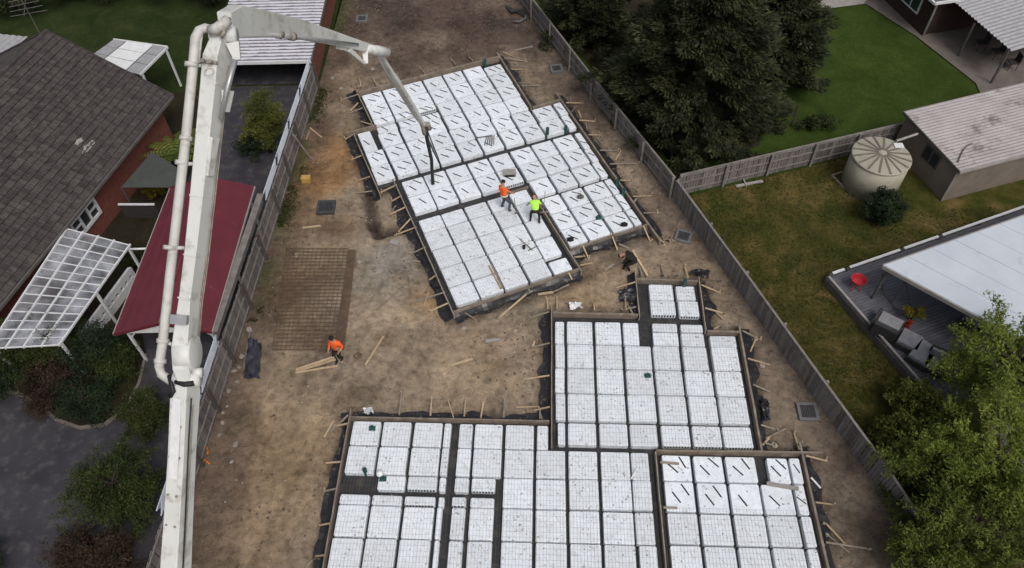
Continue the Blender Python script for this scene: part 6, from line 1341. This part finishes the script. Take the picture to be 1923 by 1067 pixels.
for i, (px, py, h_, lb) in enumerate(((1028, 252, .42, 'green wrapped pipe stub at the middle step of rear slab'), (911, 122, .40, 'green wrapped pipe stub at the back board of rear slab'), (1159, 348, .38, 'upper green wrapped pipe stub at the right formwork'), (1170, 366, .40, 'lower green wrapped pipe stub at the right formwork'), (1124, 410, .16, 'green pipe stub among the right rear slab pods'), (1284, 537, .42, 'green pipe stub at the back of the small bump-out'), (1216, 706, .10, 'dark green pipe opening in the front slab upper part'), (699, 805, .14, 'dark green pipe opening at the front slab back left'), (686, 886, .22, 'green pipe stub at the front slab left beam'), (719, 900, .12, 'green pipe opening below the front slab left beam'), (1062, 245, .3, 'green pipe wrap at the right middle step of rear slab'))):
    c = U(px, py, zt_); mb = MB(); mb.lathe([(.085, -.2), (.085, h_), (.06, h_), (.055, h_ - .06)], (c[0], c[1], c[2]), 12)
    if h_ < .2: mb.abox(c[0] - .13, c[0] + .13, c[1] - .10, c[1] + .10, c[2] + .002, c[2] + .03)
    one('pipe_stub', mb, 'teal', lb, 'pipe', 'green pipe stubs in the slabs', smooth=False)
mb = MB(); c = U(714, 892, zt_); mb.ball(c + A((0, 0, .12)), .14, .14, .13, 12, 7); one('bucket', mb, 'white_plastic', 'round white container at the front slab left beam', 'container', smooth=True)
# stones and rubble along the fence foot
_st = []
for i in range(3):
    rs = np.random.RandomState(200 + i); mb = MB(); mb.ball((0, 0, 0), 1, .75, .5, 7, 4); mb.v = [tuple(A(q) * (1 + rs.uniform(-.18, .18))) for q in mb.v]; _st.append(mb.mesh('stone', 'stone'))
rs = np.random.RandomState(5); n_ = 0; names = []
spots = [(468, 618), (455, 672), (448, 690), (441, 700), (446, 715), (428, 738), (424, 762), (419, 775), (416, 792), (440, 832), (413, 820), (625, 150), (640, 168), (700, 130), (818, 72), (842, 135), (1140, 186), (1238, 362), (1230, 350), (1455, 650), (1428, 690), (648, 690), (868, 616), (760, 540), (755, 615), (775, 520), (676, 490), (598, 310), (560, 480), (1545, 985), (1556, 1003), (436, 870), (445, 900), (1452, 835), (1418, 640)]
cnt = {}; spots.sort(key=lambda q: q[1])
for i, (px, py) in enumerate(spots):
    c = U(px + rs.uniform(-3, 3), py + rs.uniform(-3, 3)); o = new('stone', _st[i % 3], loc=(c[0], c[1], .03)); s_ = rs.uniform(.07, .17); o.scale = (s_, s_, s_); o.rotation_euler = (0, 0, rs.uniform(0, 6))
    near = 'by the foot of the left fence' if px < 500 and py > 600 else 'on the dirt beyond the rear slab' if py < 190 else 'near the right fence' if px > 1100 and py < 900 else 'beside the lower right slab' if px > 1500 else 'on the open ground'
    cnt[near] = cnt.get(near, 0) + 1
    tag(o, f'pale loose stone {near}, {ORD[cnt[near] - 1]} one from the top', 'stone', 'loose stones on the dirt')
# bare twiggy prunings and weeds on the dirt along the left fence
rs = np.random.RandomState(9); nW = 5200; yy = rs.uniform(20.5, 37, nW); xx = lfx(yy) + .08 + np.abs(rs.normal(size=nW)) * .33
k_ = vnoise(xx, yy, 61, 3, .7) > .5; xx, yy = xx[k_], yy[k_]; nW = len(xx); C = np.stack([xx, yy, rs.uniform(.02, .16, nW)], 1); dv_ = rdir(nW, rs) + A((0, 0, .8)); dv_ /= np.linalg.norm(dv_, axis=1)[:, None]; sd_ = np.cross(dv_, rdir(nW, rs)); sd_ /= np.linalg.norm(sd_, axis=1)[:, None]; s_ = rs.uniform(.04, .1, (nW, 1))
o = new('weeds', leaf_mesh('weeds', C, None, dv_ * s_, sd_ * s_ * .3, 'leaf_olive')); o['kind'] = 'stuff'; o['label'] = 'green weeds growing along the foot of the left fence'; o['category'] = 'weeds'
# grass blades over the nearer lawns
def blades(name, n, poly_fn, hgt, matn, label, seed):
    rs = np.random.RandomState(seed); xy = poly_fn(rs, n); n = len(xy); C = np.concatenate([xy, rs.uniform(.0, .05, (n, 1)) + .02], 1); dv_ = rdir(n, rs) * A((1, 1, .3)) + A((0, 0, .55)); dv_ /= np.linalg.norm(dv_, axis=1)[:, None]; sd_ = np.cross(dv_, rdir(n, rs)); sd_ /= np.linalg.norm(sd_, axis=1)[:, None]; s_ = hgt * rs.uniform(.5, 1.2, (n, 1))
    o = new(name, leaf_mesh(name, C, None, dv_ * s_, sd_ * s_ * .22, matn)); o['kind'] = 'stuff'; o['label'] = label; o['category'] = 'grass'
def dry_xy(rs, n):
    y = rs.uniform(12, 31, n); x = rfx(np.minimum(y, 27.5)) + .1 + rs.rand(n) ** 1.2 * 15; m = (y < 27.8 + (x - 8.2) * .29 - .1); g = (x - 14.06) * en[1] - (y - 22.01) * en[0]; h = (x - d0[0]) * -es[1] + (y - d0[1]) * es[0]
    ondeck = (g > 0) & (((x - d0[0]) * es[1] - (y - d0[1]) * es[0]) < 0)
    return np.stack([x, y], 1)[m & ~ondeck & ~((x > 19.7) & (y > 26.5))]
mat_leaf('blade_dry', lin(.024, .03, .008), lin(.045, .046, .014), lin(.10, .08, .034), .5, .2)
blades('grass', 60000, dry_xy, .07, 'blade_dry', 'mown dry yellow green grass of the right yard', 15)

# clods, pebbles and crumbs over the dirt
def clods(n, seed, matn, smin, smax, fn, label):
    rs = np.random.RandomState(seed); y = rs.uniform(8, 50, n); x = lfx(y) + rs.rand(n) * (rfx(y) - lfx(y)); D = sdist(x, y); keep = (D > .12) & (rs.rand(n) < fn(x, y, D)); x, y = x[keep], y[keep]; n = len(x)
    base = np.array([(1, 0, 0), (-.5, .87, 0), (-.5, -.87, 0), (0, 0, .8), (0, 0, -.5)]); s = (smin + (smax - smin) * rs.rand(n) ** 3)[:, None, None]; a = rs.rand(n) * 6.28
    V = base[None] * s * rs.uniform(.6, 1.3, (n, 5, 3)); ca_, sa_ = np.cos(a)[:, None], np.sin(a)[:, None]; V = np.stack([V[..., 0] * ca_ - V[..., 1] * sa_, V[..., 0] * sa_ + V[..., 1] * ca_, V[..., 2]], -1); V += np.stack([x, y, np.full(n, .015)], 1)[:, None]
    F = np.array([(0, 1, 3), (1, 2, 3), (2, 0, 3), (1, 0, 4), (2, 1, 4), (0, 2, 4)])[None] + (np.arange(n) * 5)[:, None, None]
    me = bpy.data.meshes.new('dirt_clods'); me.from_pydata(V.reshape(-1, 3).tolist(), [], F.reshape(-1, 3).tolist()); me.materials.append(MATS[matn]); o = new('dirt_clods', me); o['kind'] = 'stuff'; o['label'] = label; o['category'] = 'clods'
mat('clod', lin(.15, .115, .085), lin(.085, .063, .048), 2, .95); mat('pebble', lin(.20, .175, .15), lin(.12, .10, .085), 3, .9)
dens = lambda x, y, D: np.clip(np.clip(1.1 - D / .9, 0, 1) * .8 + np.clip(1 - np.minimum(x - lfx(y), rfx(y) - x) / 1.1, 0, 1) * .7 + (y > 37) * .4 + np.clip((vnoise(x, y, 88, 4, .4) - .5) * 3, 0, .6), 0, 1)
clods(26000, 31, 'clod', .015, .09, dens, 'brown clods of earth scattered over the site')
clods(9000, 32, 'pebble', .012, .05, lambda x, y, D: dens(x, y, D) * np.where(y > 35, .25, 1.), 'pale pebbles scattered over the site')
